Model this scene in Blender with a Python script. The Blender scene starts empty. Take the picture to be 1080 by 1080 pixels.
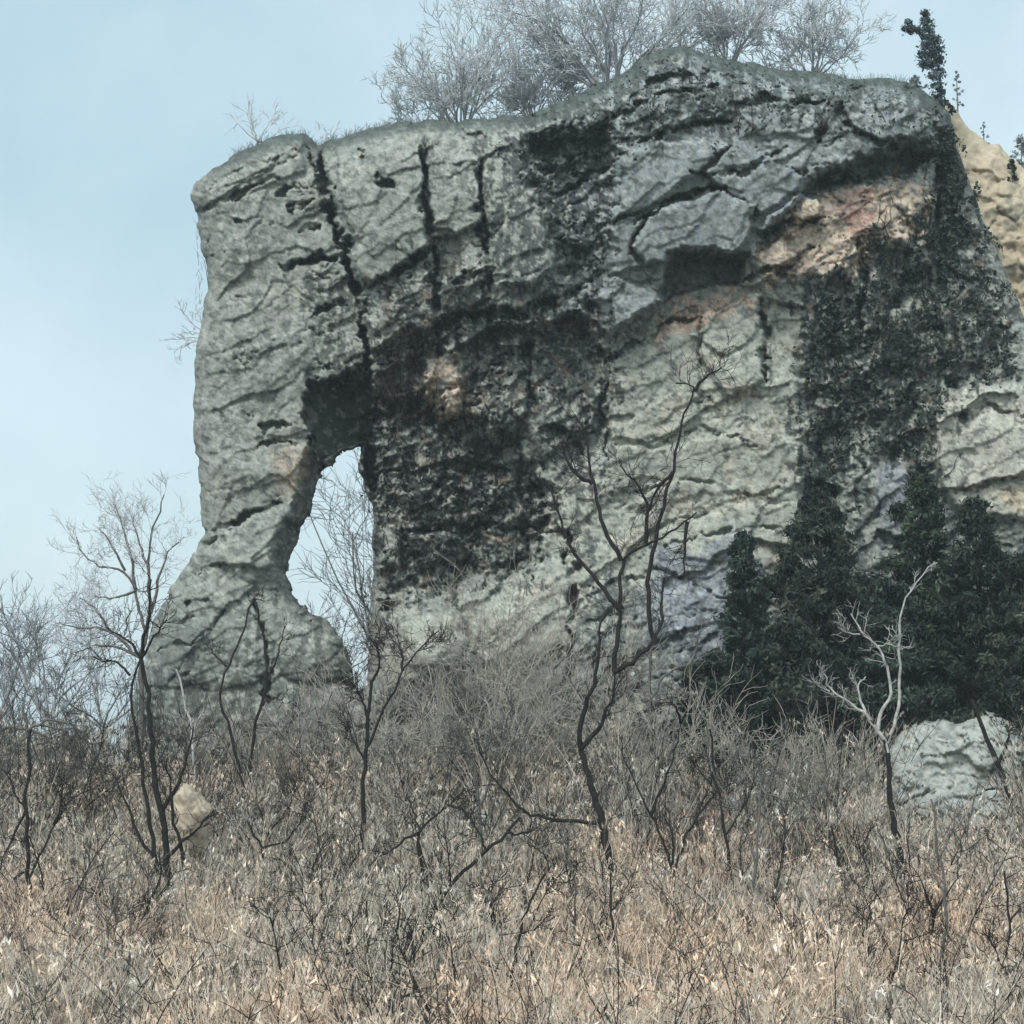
import bpy, math, random
import numpy as np

rng = np.random.default_rng(7)
random.seed(7)
S = bpy.context.scene
COL = S.collection

# ------------------------------------------------------------------ camera model
F = 2015.0
PITCH = math.atan(250.0 / F)
CP, SP = math.cos(PITCH), math.sin(PITCH)


def P(u, v, Y):
    """a point seen at picture position (u, v) of the 1080 frame, Y metres away"""
    u = np.asarray(u, float); v = np.asarray(v, float); Y = np.asarray(Y, float)
    a = (u - 540) / F; b = (540 - v) / F
    y = CP - SP * b; z = SP + CP * b
    return np.stack(np.broadcast_arrays(a / y * Y, Y, z / y * Y), -1)


def PX(p):
    p = np.asarray(p, float)
    x, y, z = p[..., 0], p[..., 1], p[..., 2]
    zc = y * CP + z * SP
    yc = -y * SP + z * CP
    return 540 + F * x / zc, 540 - F * yc / zc


# ------------------------------------------------------------------ noise
def _hash(ix, iy, seed):
    h = (ix.astype(np.int64) * 374761393 + iy.astype(np.int64) * 668265263 + seed * 1442695041) & 0xFFFFFFFF
    h = ((h ^ (h >> 13)) * 1274126177) & 0xFFFFFFFF
    h = h ^ (h >> 16)
    return (h & 0xFFFFFF) / float(0xFFFFFF)


def perlin(x, y, seed=0):
    ix = np.floor(x); iy = np.floor(y)
    fx = x - ix; fy = y - iy
    ux = fx * fx * fx * (fx * (fx * 6 - 15) + 10); uy = fy * fy * fy * (fy * (fy * 6 - 15) + 10)

    def g(dx, dy):
        a = _hash(ix + dx, iy + dy, seed) * 6.2831853
        return np.cos(a) * (fx - dx) + np.sin(a) * (fy - dy)
    return ((g(0, 0) * (1 - ux) + g(1, 0) * ux) * (1 - uy) + (g(0, 1) * (1 - ux) + g(1, 1) * ux) * uy) * 1.4


def fbm(x, y, seed=0, oct=5, gain=0.5, lac=2.03):
    s = 0; a = 1.0
    for k in range(oct):
        s = s + a * perlin(x, y, seed + k * 17)
        x = x * lac + 3.1; y = y * lac - 1.7; a *= gain
    return s


def ridged(x, y, seed=0, oct=4):
    s = 0; a = 1.0
    for k in range(oct):
        s = s + a * (1 - 2 * np.abs(perlin(x, y, seed + k * 13)))
        x = x * 2.1 + 5.2; y = y * 2.1 + 1.3; a *= .5
    return s


def voronoi(x, y, seed=0):
    ix = np.floor(x); iy = np.floor(y)
    f1 = np.full(x.shape, 9.0); f2 = np.full(x.shape, 9.0); cid = np.zeros(x.shape); cx = np.zeros(x.shape); cy = np.zeros(x.shape)
    for dx in (-1, 0, 1):
        for dy in (-1, 0, 1):
            jx = _hash(ix + dx, iy + dy, seed); jy = _hash(ix + dx, iy + dy, seed + 5)
            ddx = dx + jx - (x - ix); ddy = dy + jy - (y - iy)
            d = np.sqrt(ddx * ddx + ddy * ddy)
            near = d < f1
            f2 = np.where(near, f1, np.minimum(f2, d))
            cid = np.where(near, _hash(ix + dx, iy + dy, seed + 9), cid)
            cx = np.where(near, -ddx, cx); cy = np.where(near, -ddy, cy)
            f1 = np.where(near, d, f1)
    return f1, f2, cid, cx, cy


def sst(a, b, x):
    t = np.clip((x - a) / (b - a), 0, 1)
    return t * t * (3 - 2 * t)


def sdf(poly, x, y):
    """signed distance to a closed outline, positive inside"""
    p = np.asarray(poly, float); n = len(p)
    d = np.full(x.shape, 1e18); ins = np.zeros(x.shape, bool)
    for i in range(n):
        a = p[i]; b = p[(i + 1) % n]
        ex, ey = b - a
        t = np.clip(((x - a[0]) * ex + (y - a[1]) * ey) / (ex * ex + ey * ey + 1e-9), 0, 1)
        dx = x - a[0] - t * ex; dy = y - a[1] - t * ey
        d = np.minimum(d, dx * dx + dy * dy)
        if a[1] != b[1]:
            c = (a[1] > y) != (b[1] > y)
            ins ^= c & (x < (b[0] - a[0]) * (y - a[1]) / (b[1] - a[1]) + a[0])
    d = np.sqrt(d)
    return np.where(ins, d, -d)


def dline(pts, x, y):
    d = np.full(x.shape, 1e18); tt = np.zeros(x.shape)
    n = len(pts) - 1
    for i in range(n):
        ax, ay = pts[i]; bx, by = pts[i + 1]
        ex, ey = bx - ax, by - ay
        t = np.clip(((x - ax) * ex + (y - ay) * ey) / (ex * ex + ey * ey + 1e-9), 0, 1)
        q = (x - ax - t * ex) ** 2 + (y - ay - t * ey) ** 2
        tt = np.where(q < d, (i + t) / n, tt); d = np.minimum(d, q)
    return np.sqrt(d), tt


# ------------------------------------------------------------------ ground
_gy = [-80, 0, 8, 18, 26, 34, 42, 50, 56, 60, 66, 80, 110, 200, 700]
_gz = [-1.7, -1.7, -2.6, -4.4, -4.9, -4.9, -4.2, -2.9, -1.5, -0.7, -0.6, -2.5, -5.0, -6.0, -7.0]


def ground_z(x, y):
    x = np.asarray(x, float); y = np.asarray(y, float)
    z = np.interp(y, _gy, _gz)
    side = sst(6, 16, x) * sst(40, 56, y) * 0.6
    hum = .25 * perlin(x * .17, y * .17, 3) + .1 * perlin(x * .6, y * .6, 4)
    bank = 0.9 * np.exp(-((x + 15.5) / 3.5) ** 2 - ((y - 55) / 5) ** 2)
    return z + hum * sst(3, 12, np.abs(y)) + side * 0.3 + bank


# ------------------------------------------------------------------ object helpers
def tag(o, label=None, cat=None, group=None, kind=None):
    if label: o['label'] = label
    if cat: o['category'] = cat
    if group: o['group'] = group
    if kind: o['kind'] = kind
    return o


def mesh_obj(name, V, polys, mat, parent=None, cols=None, smooth=False, loc=(0, 0, 0)):
    V = np.asarray(V, np.float32) - np.asarray(loc, np.float32)
    me = bpy.data.meshes.new(name)
    polys = [np.asarray(q, np.int32) for q in polys if len(q)]
    flat = np.concatenate([q.ravel() for q in polys])
    tot = np.concatenate([np.full(len(q), q.shape[1], np.int32) for q in polys])
    start = np.concatenate([[0], np.cumsum(tot)[:-1]]).astype(np.int32)
    me.vertices.add(len(V)); me.vertices.foreach_set('co', V.ravel())
    me.loops.add(len(flat)); me.loops.foreach_set('vertex_index', flat)
    me.polygons.add(len(tot)); me.polygons.foreach_set('loop_start', start); me.polygons.foreach_set('loop_total', tot)
    if smooth: me.polygons.foreach_set('use_smooth', np.ones(len(tot), bool))
    if cols is not None:
        at = me.color_attributes.new('tint', 'FLOAT_COLOR', 'POINT')
        c4 = np.ones((len(V), 4), np.float32); c4[:, :3] = cols
        at.data.foreach_set('color', c4.ravel())
    me.update(calc_edges=True)
    me.materials.append(mat)
    o = bpy.data.objects.new(name, me); COL.objects.link(o)
    if parent is not None: o.parent = parent
    else: o.location = loc
    return o


def empty(name, loc, label, cat, group=None):
    o = bpy.data.objects.new(name, None); COL.objects.link(o)
    o.location = loc; o.empty_display_size = .3
    return tag(o, label, cat, group)


def tubes(paths, radii, sides=4, cols=None):
    """paths (N,K,3), radii (N,K) -> verts, quads, per-vertex colours"""
    N, K, _ = paths.shape
    t = np.gradient(paths, axis=1)
    t /= np.linalg.norm(t, axis=-1, keepdims=True) + 1e-9
    ref = rng.normal(size=(N, 1, 3)); ref /= np.linalg.norm(ref, axis=-1, keepdims=True)
    n1 = np.cross(t, ref); n1 /= np.linalg.norm(n1, axis=-1, keepdims=True) + 1e-9
    n2 = np.cross(t, n1)
    a = np.arange(sides) * 2 * math.pi / sides
    ring = n1[:, :, None, :] * np.cos(a)[None, None, :, None] + n2[:, :, None, :] * np.sin(a)[None, None, :, None]
    V = (paths[:, :, None, :] + ring * radii[:, :, None, None]).reshape(-1, 3)
    base = (np.arange(N)[:, None, None] * K + np.arange(K - 1)[None, :, None]) * sides
    j = np.arange(sides)[None, None, :]; jn = (j + 1) % sides
    q = np.stack([base + j, base + jn, base + sides + jn, base + sides + j], -1).reshape(-1, 4)
    C = None
    if cols is not None:
        C = np.repeat(cols, K * sides, axis=0)
    return V, q, C


def resample(pts, K):
    pts = np.asarray(pts, float)
    s = np.concatenate([[0], np.cumsum(np.linalg.norm(np.diff(pts, axis=0), axis=1))])
    t = np.linspace(0, s[-1], K)
    return np.stack([np.interp(t, s, pts[:, i]) for i in range(3)], -1)


def smooth_path(pts, K, wob=0.0):
    """rounded polyline through the points, with a little crookedness"""
    p = resample(pts, K)
    for _ in range(2):
        q = p.copy(); q[1:-1] = (p[:-2] + 2 * p[1:-1] + p[2:]) / 4; p = q
    if wob:
        n = rng.normal(size=(K, 3)) * wob
        n[0] = 0
        p = p + n
    return p


class Tree:
    """collects limbs and twigs as polylines; builds trunk and crown meshes"""

    def __init__(self):
        self.limb = []; self.twig = []

    def add(self, pts, r0, r1, K=10, limb=True):
        p = resample(pts, K)
        r = np.linspace(r0, r1, K)
        (self.limb if limb else self.twig).append((p, r))

    def mesh(self, lst, sides):
        byK = {}
        for p, r in lst: byK.setdefault(len(p), []).append((p, r))
        Vs, Qs, off = [], [], 0
        for K, l in byK.items():
            V, q, _ = tubes(np.array([a for a, _ in l]), np.array([b for _, b in l]), sides)
            Vs.append(V); Qs.append(q + off); off += len(V)
        return np.concatenate(Vs), np.concatenate(Qs)

    def grow(self, p0, d, L, r, lvl, up=.25, crook=.22, nchild=4, ang=.7, minr=.006, shrink=.58, flat=1.0):
        K = 7 if lvl > 1 else 5
        d = d / (np.linalg.norm(d) + 1e-9)
        pts = [np.array(p0, float)]; dd = d.copy(); dirs = [dd]
        for k in range(K - 1):
            dd = dd + rng.normal(size=3) * crook * np.array([1, flat, 1]); dd[2] += up * .3
            dd /= np.linalg.norm(dd)
            pts.append(pts[-1] + dd * L / (K - 1)); dirs.append(dd)
        r1 = max(r * .35, minr * .6)
        self.add(pts, r, r1, K, limb=False)
        if lvl <= 0: return
        n = max(2, int(nchild + rng.integers(-1, 2)))
        for i in range(n):
            t = rng.uniform(.25, 1.0) * (K - 1)
            k = min(int(t), K - 2)
            pos = pts[k] + (pts[k + 1] - pts[k]) * (t - k)
            side = rng.normal(size=3) * np.array([1, flat, 1]); side -= dirs[k] * side.dot(dirs[k]); side /= np.linalg.norm(side) + 1e-9
            a = ang * rng.uniform(.6, 1.3)
            nd = dirs[k] * math.cos(a) + side * math.sin(a)
            rr = (r + (r1 - r) * t / (K - 1)) * .62
            self.grow(pos, nd, L * shrink * rng.uniform(.7, 1.2), max(rr, minr), lvl - 1, up, crook, nchild, ang, minr, shrink, flat)

    def sprout(self, path, r0, n, L, lvl, t0=.35, **kw):
        """side shoots along a traced limb"""
        K = len(path)
        for i in range(n):
            t = rng.uniform(t0, 1.0) * (K - 1); k = min(int(t), K - 2)
            pos = path[k] + (path[k + 1] - path[k]) * (t - k)
            tan = path[k + 1] - path[k]; tan /= np.linalg.norm(tan) + 1e-9
            side = rng.normal(size=3); side -= tan * side.dot(tan); side /= np.linalg.norm(side) + 1e-9
            a = rng.uniform(.4, 1.1)
            self.grow(pos, tan * math.cos(a) + side * math.sin(a), L * rng.uniform(.5, 1.3), r0, lvl, **kw)

    def build(self, name, base, label, cat, mt, mc=None, group=None, tn='trunk', cn='crown'):
        root = empty(name, base, label, cat, group)
        V, q = self.mesh(self.limb, 6)
        mesh_obj(tn, V, [q], mt, root, smooth=True, loc=base)
        if self.twig:
            V, q = self.mesh(self.twig, 3)
            mesh_obj(cn, V, [q], mc or mt, root, smooth=True, loc=base)
        return root


# ------------------------------------------------------------------ materials
def new_mat(name):
    m = bpy.data.materials.new(name); m.use_nodes = True
    nt = m.node_tree
    b = nt.nodes['Principled BSDF']
    b.inputs['Roughness'].default_value = .9
    b.inputs['Specular IOR Level'].default_value = .2
    return m, nt, b


def nd(nt, t, **kw):
    n = nt.nodes.new(t)
    for k, v in kw.items(): setattr(n, k, v)
    return n


def noise_node(nt, scale, detail=6, rough=.6, coord='Object'):
    tc = nd(nt, 'ShaderNodeTexCoord'); n = nd(nt, 'ShaderNodeTexNoise')
    n.inputs['Scale'].default_value = scale; n.inputs['Detail'].default_value = detail; n.inputs['Roughness'].default_value = rough
    nt.links.new(tc.outputs[coord], n.inputs['Vector'])
    return n


def ramp(nt, src, stops):
    r = nd(nt, 'ShaderNodeValToRGB')
    e = r.color_ramp.elements
    while len(e) < len(stops): e.new(.5)
    for k, (p, c) in enumerate(stops):
        e[k].position = p; e[k].color = (*c, 1)
    nt.links.new(src, r.inputs['Fac'])
    return r


def noise_mat(name, stops, scale, detail=6, bump=0.0, bscale=None):
    m, nt, b = new_mat(name)
    n = noise_node(nt, scale, detail)
    r = ramp(nt, n.outputs['Fac'], stops)
    nt.links.new(r.outputs['Color'], b.inputs['Base Color'])
    if bump:
        bn = noise_node(nt, bscale or scale * 4, 8)
        bp = nd(nt, 'ShaderNodeBump'); bp.inputs['Strength'].default_value = bump; bp.inputs['Distance'].default_value = .05
        nt.links.new(bn.outputs['Fac'], bp.inputs['Height']); nt.links.new(bp.outputs['Normal'], b.inputs['Normal'])
    return m


def tint_mat(name, lo=.75, hi=1.25, scale=6, bump=0.0, bdist=.05, bscale=12, trans=0.0):
    """colour from the mesh's own tint, broken up by noise"""
    m, nt, b = new_mat(name)
    at = nd(nt, 'ShaderNodeVertexColor', layer_name='tint')
    n = noise_node(nt, scale, 7, .65)
    r = ramp(nt, n.outputs['Fac'], [(.3, (lo,) * 3), (.7, (hi,) * 3)])
    mx = nd(nt, 'ShaderNodeMix', data_type='RGBA', blend_type='MULTIPLY')
    mx.inputs['Factor'].default_value = 1
    nt.links.new(at.outputs['Color'], mx.inputs[6]); nt.links.new(r.outputs['Color'], mx.inputs[7])
    nt.links.new(mx.outputs[2], b.inputs['Base Color'])
    if bump:
        bn = noise_node(nt, bscale, 9, .65)
        bp = nd(nt, 'ShaderNodeBump'); bp.inputs['Strength'].default_value = bump; bp.inputs['Distance'].default_value = bdist
        nt.links.new(bn.outputs['Fac'], bp.inputs['Height']); nt.links.new(bp.outputs['Normal'], b.inputs['Normal'])
    return m


M_ROCK = tint_mat('sandstone', .72, 1.28, 2.6, bump=.55, bdist=.018, bscale=14)
M_BARK = noise_mat('dark_bark', [(.3, (.010, .010, .009)), (.7, (.030, .028, .025))], 5)
M_BARK_GREY = noise_mat('grey_bark', [(.3, (.07, .07, .065)), (.7, (.16, .155, .14))], 5)
M_BARK_PALE = noise_mat('pale_bark', [(.25, (.16, .16, .15)), (.5, (.36, .365, .35)), (.75, (.58, .58, .55))], 6, 8)
M_BARK_RIM = noise_mat('haze_paled_bark', [(.3, (.46, .50, .51)), (.7, (.64, .67, .68))], 4)  # bark colour paled to paint in the fading by haze
M_LEAF = tint_mat('evergreen_needles', .6, 1.5, 3)
M_DRY = tint_mat('dry_stems', .8, 1.2, 2)
M_GROUND = noise_mat('leaf_litter', [(.3, (.025, .022, .018)), (.55, (.07, .06, .045)), (.75, (.15, .13, .10))], 3, 10, .6, 9)


# ------------------------------------------------------------------ the cliff
STEP = 1.6
OUT = [(128, 905), (130, 800), (138, 740), (153, 692), (163, 652), (180, 620), (202, 592), (213, 562), (212, 530), (208, 480), (204, 430),
       (205, 380), (212, 340), (220, 300), (216, 270), (208, 235), (200, 205), (215, 185), (245, 163), (285, 146), (320, 139), (336, 153),
       (352, 146), (375, 139), (410, 131), (440, 127), (480, 127), (520, 125), (560, 121), (590, 108), (620, 95), (650, 81), (675, 64),
       (695, 53), (720, 48), (745, 57), (780, 66), (830, 74), (880, 77), (905, 84), (940, 83), (965, 88), (985, 104), (1000, 120),
       (1012, 165), (1030, 215), (1050, 262), (1066, 300), (1084, 335), (1130, 385), (1250, 440), (1250, 905)]
HOLE = [(379, 472), (366, 475), (352, 487), (339, 500), (335, 515), (328, 540), (318, 560), (306, 585), (302, 605), (310, 625), (325, 645),
        (345, 655), (360, 675), (370, 695), (371, 715), (374, 728), (386, 722), (389, 690), (391, 640), (395, 600), (394, 560), (393, 532),
        (384, 515), (380, 495)]


def build_rock(u0, u1, v0, v1, outline, hole, shape, name, mat):
    us = np.arange(u0, u1 + .1, STEP); vs = np.arange(v0, v1 + .1, STEP)
    U, V = np.meshgrid(us, vs)
    do = sdf(outline, U, V) + 2.0 * fbm(U / 26, V / 26, 41, 5) + 5.0 * (voronoi(U / 17, V / 13, 44)[2] - .5) * sst(-.2, .3, fbm(U / 60, V / 60, 45, 3))
    if hole is not None:
        dh = -sdf(hole, U, V) + 1.6 * fbm(U / 20, V / 20, 43, 4) + 4.0 * (voronoi(U / 13, V / 10, 46)[2] - .5)
    else:
        dh = np.full(U.shape, 1e3)
    f = np.minimum(do, dh)
    inside = f > 0
    qin = inside[:-1, :-1] | inside[1:, :-1] | inside[:-1, 1:] | inside[1:, 1:]
    keep = np.zeros(U.shape, bool)
    keep[:-1, :-1] |= qin; keep[1:, :-1] |= qin; keep[:-1, 1:] |= qin; keep[1:, 1:] |= qin
    gv, gu = np.gradient(f, STEP)
    g2 = gu * gu + gv * gv + .05
    mv = keep & ~inside
    U2 = np.where(mv, U - np.clip(f * gu / g2, -2.5, 2.5), U); V2 = np.where(mv, V - np.clip(f * gv / g2, -2.5, 2.5), V)
    do = np.maximum(do, 0); dh = np.maximum(dh, 0)
    do = np.where(mv, 0, do)
    Yc, front, back, col = shape(U2, V2, do, dh)
    front = np.where(mv, 0, np.maximum(front, .02)); back = np.where(mv, 0, back)
    idx = -np.ones(U.shape, int); k = keep.ravel()
    idx.ravel()[k] = np.arange(k.sum())
    n = int(k.sum())
    pf = P(U2, V2, Yc - front).reshape(-1, 3)[k]
    bi = inside.ravel()
    idb = idx.copy(); idb.ravel()[bi] = n + np.arange(bi.sum())
    pb = P(U2, V2, Yc + back).reshape(-1, 3)[bi]
    a, b, c, d = idx[:-1, :-1][qin], idx[:-1, 1:][qin], idx[1:, 1:][qin], idx[1:, :-1][qin]
    qf = np.stack([a, d, c, b], -1)
    a, b, c, d = idb[:-1, :-1][qin], idb[:-1, 1:][qin], idb[1:, 1:][qin], idb[1:, :-1][qin]
    qb = np.stack([a, b, c, d], -1)
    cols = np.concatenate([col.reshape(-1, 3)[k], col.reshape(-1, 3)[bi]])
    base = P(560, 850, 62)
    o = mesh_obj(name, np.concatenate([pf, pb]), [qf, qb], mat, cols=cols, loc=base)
    return o, (us, vs, Yc - front)


def sround(x):
    x = np.clip(x, 0, 1)
    return np.sqrt(np.maximum(1 - (1 - x) ** 2, 0))


def region(poly, U, V, soft, namp=0, nsc=20, seed=0):
    s = sdf(poly, U, V)
    if namp: s = s + namp * fbm(U / nsc, V / nsc, seed, 5, .6)
    return sst(-soft, soft, s)


CRACKS = [  # points, width px, depth m
    ([(213, 226), (240, 210), (292, 187)], 2.4, .5),
    ([(205, 205), (250, 178), (318, 160)], 1.6, .2),
    ([(296, 281), (330, 271), (356, 268)], 3.0, .9),
    ([(336, 150), (341, 190), (355, 240), (372, 290), (384, 330), (388, 395)], 4.5, 1.4),
    ([(322, 150), (333, 185), (347, 235)], 2.0, .5),
    ([(290, 207), (314, 197)], 2.6, .5), ([(300, 224), (332, 210)], 2.4, .45), ([(312, 247), (338, 238)], 2.4, .45),
    ([(250, 232), (256, 231)], 2, .3), ([(305, 368), (322, 362)], 2, .3), ([(330, 330), (350, 318), (366, 322)], 3, .5),
    ([(276, 449), (312, 452)], 3.0, .5), ([(274, 466), (312, 468)], 2.4, .4), ([(255, 437), (268, 440)], 2, .3),
    ([(208, 582), (235, 558), (262, 542), (300, 530)], 3.0, .7), ([(205, 604), (240, 592)], 1.8, .3), ([(198, 638), (226, 627)], 2.4, .45),
    ([(165, 692), (210, 672), (236, 645)], 2.0, .3), ([(176, 660), (205, 648)], 1.5, .2), ([(268, 632), (278, 680), (284, 740)], 3, .5),
    ([(446, 152), (446, 210), (455, 245), (459, 300), (460, 340), (464, 372)], 2.6, .9),
    ([(506, 175), (508, 240), (516, 275), (512, 320)], 3.2, .9),
    ([(398, 182), (416, 200)], 5, .8), ([(370, 165), (384, 160)], 3, .4),
    ([(380, 304), (410, 290), (440, 272), (458, 258)], 3.5, .9),
    ([(470, 300), (500, 290), (512, 284)], 3, .6), ([(460, 345), (500, 330), (530, 335), (570, 322), (610, 300)], 4, .8),
    ([(560, 340), (590, 318), (620, 296)], 3, .7),
    ([(567, 218), (605, 196), (650, 172)], 2.6, .5), ([(683, 226), (720, 207), (768, 196)], 3.2, .9), ([(632, 238), (668, 232), (700, 216)], 2.2, .4),
    ([(600, 152), (650, 124), (700, 98), (760, 92)], 2.4, .5), ([(636, 172), (690, 146), (726, 130), (772, 128)], 2.4, .5),
    ([(660, 110), (690, 84), (740, 76), (800, 92)], 2, .4), ([(770, 108), (820, 104), (880, 110)], 2.2, .4), ([(730, 178), (780, 184), (830, 150)], 2.2, .4),
    ([(800, 246), (832, 233), (872, 229)], 3.2, .8), ([(790, 292), (830, 282), (862, 262)], 3.0, .7), ([(845, 198), (880, 188), (905, 192)], 3, .8),
    ([(860, 150), (872, 128), (890, 108)], 3, .6), ([(890, 130), (930, 150), (960, 148)], 3, .5), ([(800, 312), (806, 352), (808, 402)], 3.2, .7),
    ([(906, 250), (912, 300), (905, 345)], 3, .7), ([(985, 112), (992, 160), (990, 240)], 4, .9),
    ([(640, 380), (700, 345), (742, 330)], 2.2, .4), ([(690, 465), (740, 452), (800, 470)], 1.6, .2), ([(660, 520), (720, 505), (790, 522), (840, 520)], 1.6, .2),
    ([(574, 450), (600, 456), (612, 480)], 3, .6), ([(640, 400), (636, 440), (642, 490)], 2, .4), ([(600, 560), (606, 640), (600, 720)], 4, .7),
    ([(700, 575), (760, 560), (830, 556)], 1.8, .25), ([(620, 620), (700, 600), (780, 640)], 1.8, .3), ([(1000, 520), (1060, 506), (1120, 500)], 1.8, .3),
    ([(985, 440), (1040, 432), (1100, 440)], 2.0, .3), ([(420, 560), (500, 552), (575, 560)], 2.5, .5), ([(400, 500), (470, 492), (560, 500)], 2.5, .5),
]

BLOCKS = [  # outline, metres proud, lean per px across / down, roughness factor, edge softness px
    ([(345, 170), (354, 152), (400, 141), (445, 137), (446, 215), (452, 258), (415, 285), (380, 306), (362, 262), (348, 215)], .75, .001, -.003, .25, 1.6),
    ([(448, 140), (503, 134), (507, 235), (480, 247), (456, 240)], .42, .002, -.002, .6, 1.6),
    ([(509, 150), (545, 140), (556, 200), (540, 215), (520, 250), (512, 240)], .15, -.004, 0, .7, 1.8),
    ([(484, 288), (510, 281), (517, 312), (492, 327), (465, 332), (462, 312)], .55, .0, -.008, .3, 1.5),
    ([(456, 250), (486, 250), (485, 284), (461, 300)], -.35, 0, 0, .5, 1.5),
    ([(547, 208), (562, 200), (578, 250), (592, 275), (560, 300), (522, 300), (513, 280), (522, 250)], .5, .004, -.004, .5, 1.8),
    ([(516, 302), (580, 283), (580, 305), (537, 343), (520, 337)], .55, 0, -.010, .4, 1.5),
    ([(400, 330), (440, 300), (456, 310), (458, 345), (420, 352), (400, 362)], .3, 0, -.006, .6, 1.5),
    ([(398, 396), (446, 372), (450, 430), (415, 442), (396, 440)], -.6, 0, 0, .6, 2.0),
    ([(450, 378), (486, 372), (490, 402), (470, 414), (452, 408)], .4, 0, -.008, .4, 1.5),
    ([(462, 420), (482, 408), (494, 432), (474, 446)], .4, 0, -.01, .5, 1.5),
    ([(505, 372), (545, 355), (560, 400), (548, 450), (520, 470), (500, 430)], .35, .006, 0, .8, 1.8),
    ([(562, 345), (600, 322), (612, 380), (600, 440), (574, 450), (560, 400)], .3, -.006, 0, .8, 1.8),
    ([(612, 300), (652, 290), (700, 318), (660, 345), (640, 372), (616, 352)], .35, 0, -.008, .7, 1.8),
    ([(632, 187), (671, 150), (740, 147), (770, 152), (740, 178), (686, 217), (642, 234)], .55, -.001, -.003, .2, 1.6),
    ([(666, 256), (691, 222), (760, 202), (794, 217), (789, 251), (775, 267), (720, 261), (711, 271), (681, 281)], .8, .001, -.004, .2, 1.6),
    ([(636, 240), (684, 224), (662, 256), (676, 284), (640, 288)], .45, 0, -.004, .4, 1.6),
    ([(776, 150), (843, 183), (846, 198), (800, 228), (790, 214), (756, 198), (744, 182)], .45, -.003, -.003, .4, 1.8),
    ([(640, 130), (700, 92), (770, 86), (772, 120), (690, 142), (646, 166)], .2, 0, -.006, .7, 1.8),
    ([(776, 92), (880, 92), (888, 110), (866, 146), (800, 140), (778, 120)], .25, .002, -.005, .8, 1.8),
    ([(890, 112), (950, 92), (985, 108), (984, 150), (930, 148), (900, 136)], .4, 0, -.006, .6, 1.8),
    ([(799, 238), (845, 205), (868, 216), (866, 226), (812, 246)], .55, 0, -.010, .4, 1.3),
    ([(780, 297), (789, 272), (824, 252), (840, 272), (806, 296), (785, 302)], .5, 0, -.008, .4, 1.4),
    ([(742, 330), (800, 306), (803, 350), (804, 400), (770, 420), (740, 380)], .3, -.002, -.001, .5, 1.8),
    ([(809, 316), (846, 322), (846, 398), (812, 404)], -.25, .002, 0, .6, 1.5),
    ([(644, 384), (690, 350), (738, 336), (736, 440), (690, 470), (646, 460)], .22, -.001, -.001, .5, 2.0),
    ([(648, 470), (700, 474), (790, 452), (846, 470), (842, 530), (760, 520), (660, 534)], .18, 0, -.002, .4, 2.0),
    ([(690, 560), (770, 535), (842, 530), (838, 580), (786, 566), (742, 600), (700, 610)], .3, 0, -.002, .2, 2.0),
    ([(905, 300), (925, 285), (935, 330), (920, 350), (906, 340)], .4, 0, -.006, .4, 1.5),
    ([(928, 330), (960, 322), (968, 362), (945, 386), (926, 370)], .35, 0, -.006, .5, 1.5),
    ([(990, 320), (1030, 300), (1046, 340), (1030, 384), (1000, 380)], .5, 0, -.005, .5, 1.8),
    ([(988, 440), (1040, 410), (1260, 420), (1260, 506), (1080, 500), (990, 520)], .35, 0, -.002, .2, 2.0),
    ([(930, 492), (966, 486), (974, 540), (956, 570), (926, 560)], .5, 0, -.004, .25, 1.6),
    ([(416, 652), (450, 634), (480, 640), (506, 668), (498, 700), (430, 720)], .45, 0, -.002, .5, 3.0),
    ([(430, 566), (470, 560), (500, 572), (494, 590), (440, 592)], .5, 0, -.012, .6, 1.6),
    ([(420, 520), (455, 511), (460, 530), (428, 541)], .4, 0, -.012, .6, 1.6),
    ([(505, 560), (545, 545), (556, 585), (520, 596)], .5, .004, -.008, .6, 1.6),
    ([(470, 468), (500, 480), (498, 520), (476, 512)], .4, .004, -.006, .6, 1.6),
    ([(400, 560), (420, 552), (425, 612), (402, 622)], .4, 0, -.004, .6, 1.6),
    ([(515, 518), (540, 500), (553, 540), (528, 556)], .5, .004, -.008, .6, 1.6),
    ([(448, 452), (462, 448), (468, 500), (452, 520)], .35, 0, -.003, .7, 1.6),
    ([(204, 214), (250, 190), (300, 170), (318, 158), (326, 140), (280, 140), (210, 180)], .22, 0, -.004, .3, 1.5),
    ([(212, 232), (244, 212), (292, 190), (324, 180), (318, 160), (300, 172), (250, 192), (206, 216)], .12, 0, -.006, .3, 1.5),
    ([(296, 284), (330, 274), (362, 268), (376, 300), (384, 380), (340, 386), (322, 330)], -.12, 0, .001, .8, 1.6),
    ([(205, 590), (236, 562), (266, 545), (304, 534), (318, 545), (300, 600), (240, 596)], .2, 0, .003, .5, 1.8),
]

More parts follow.
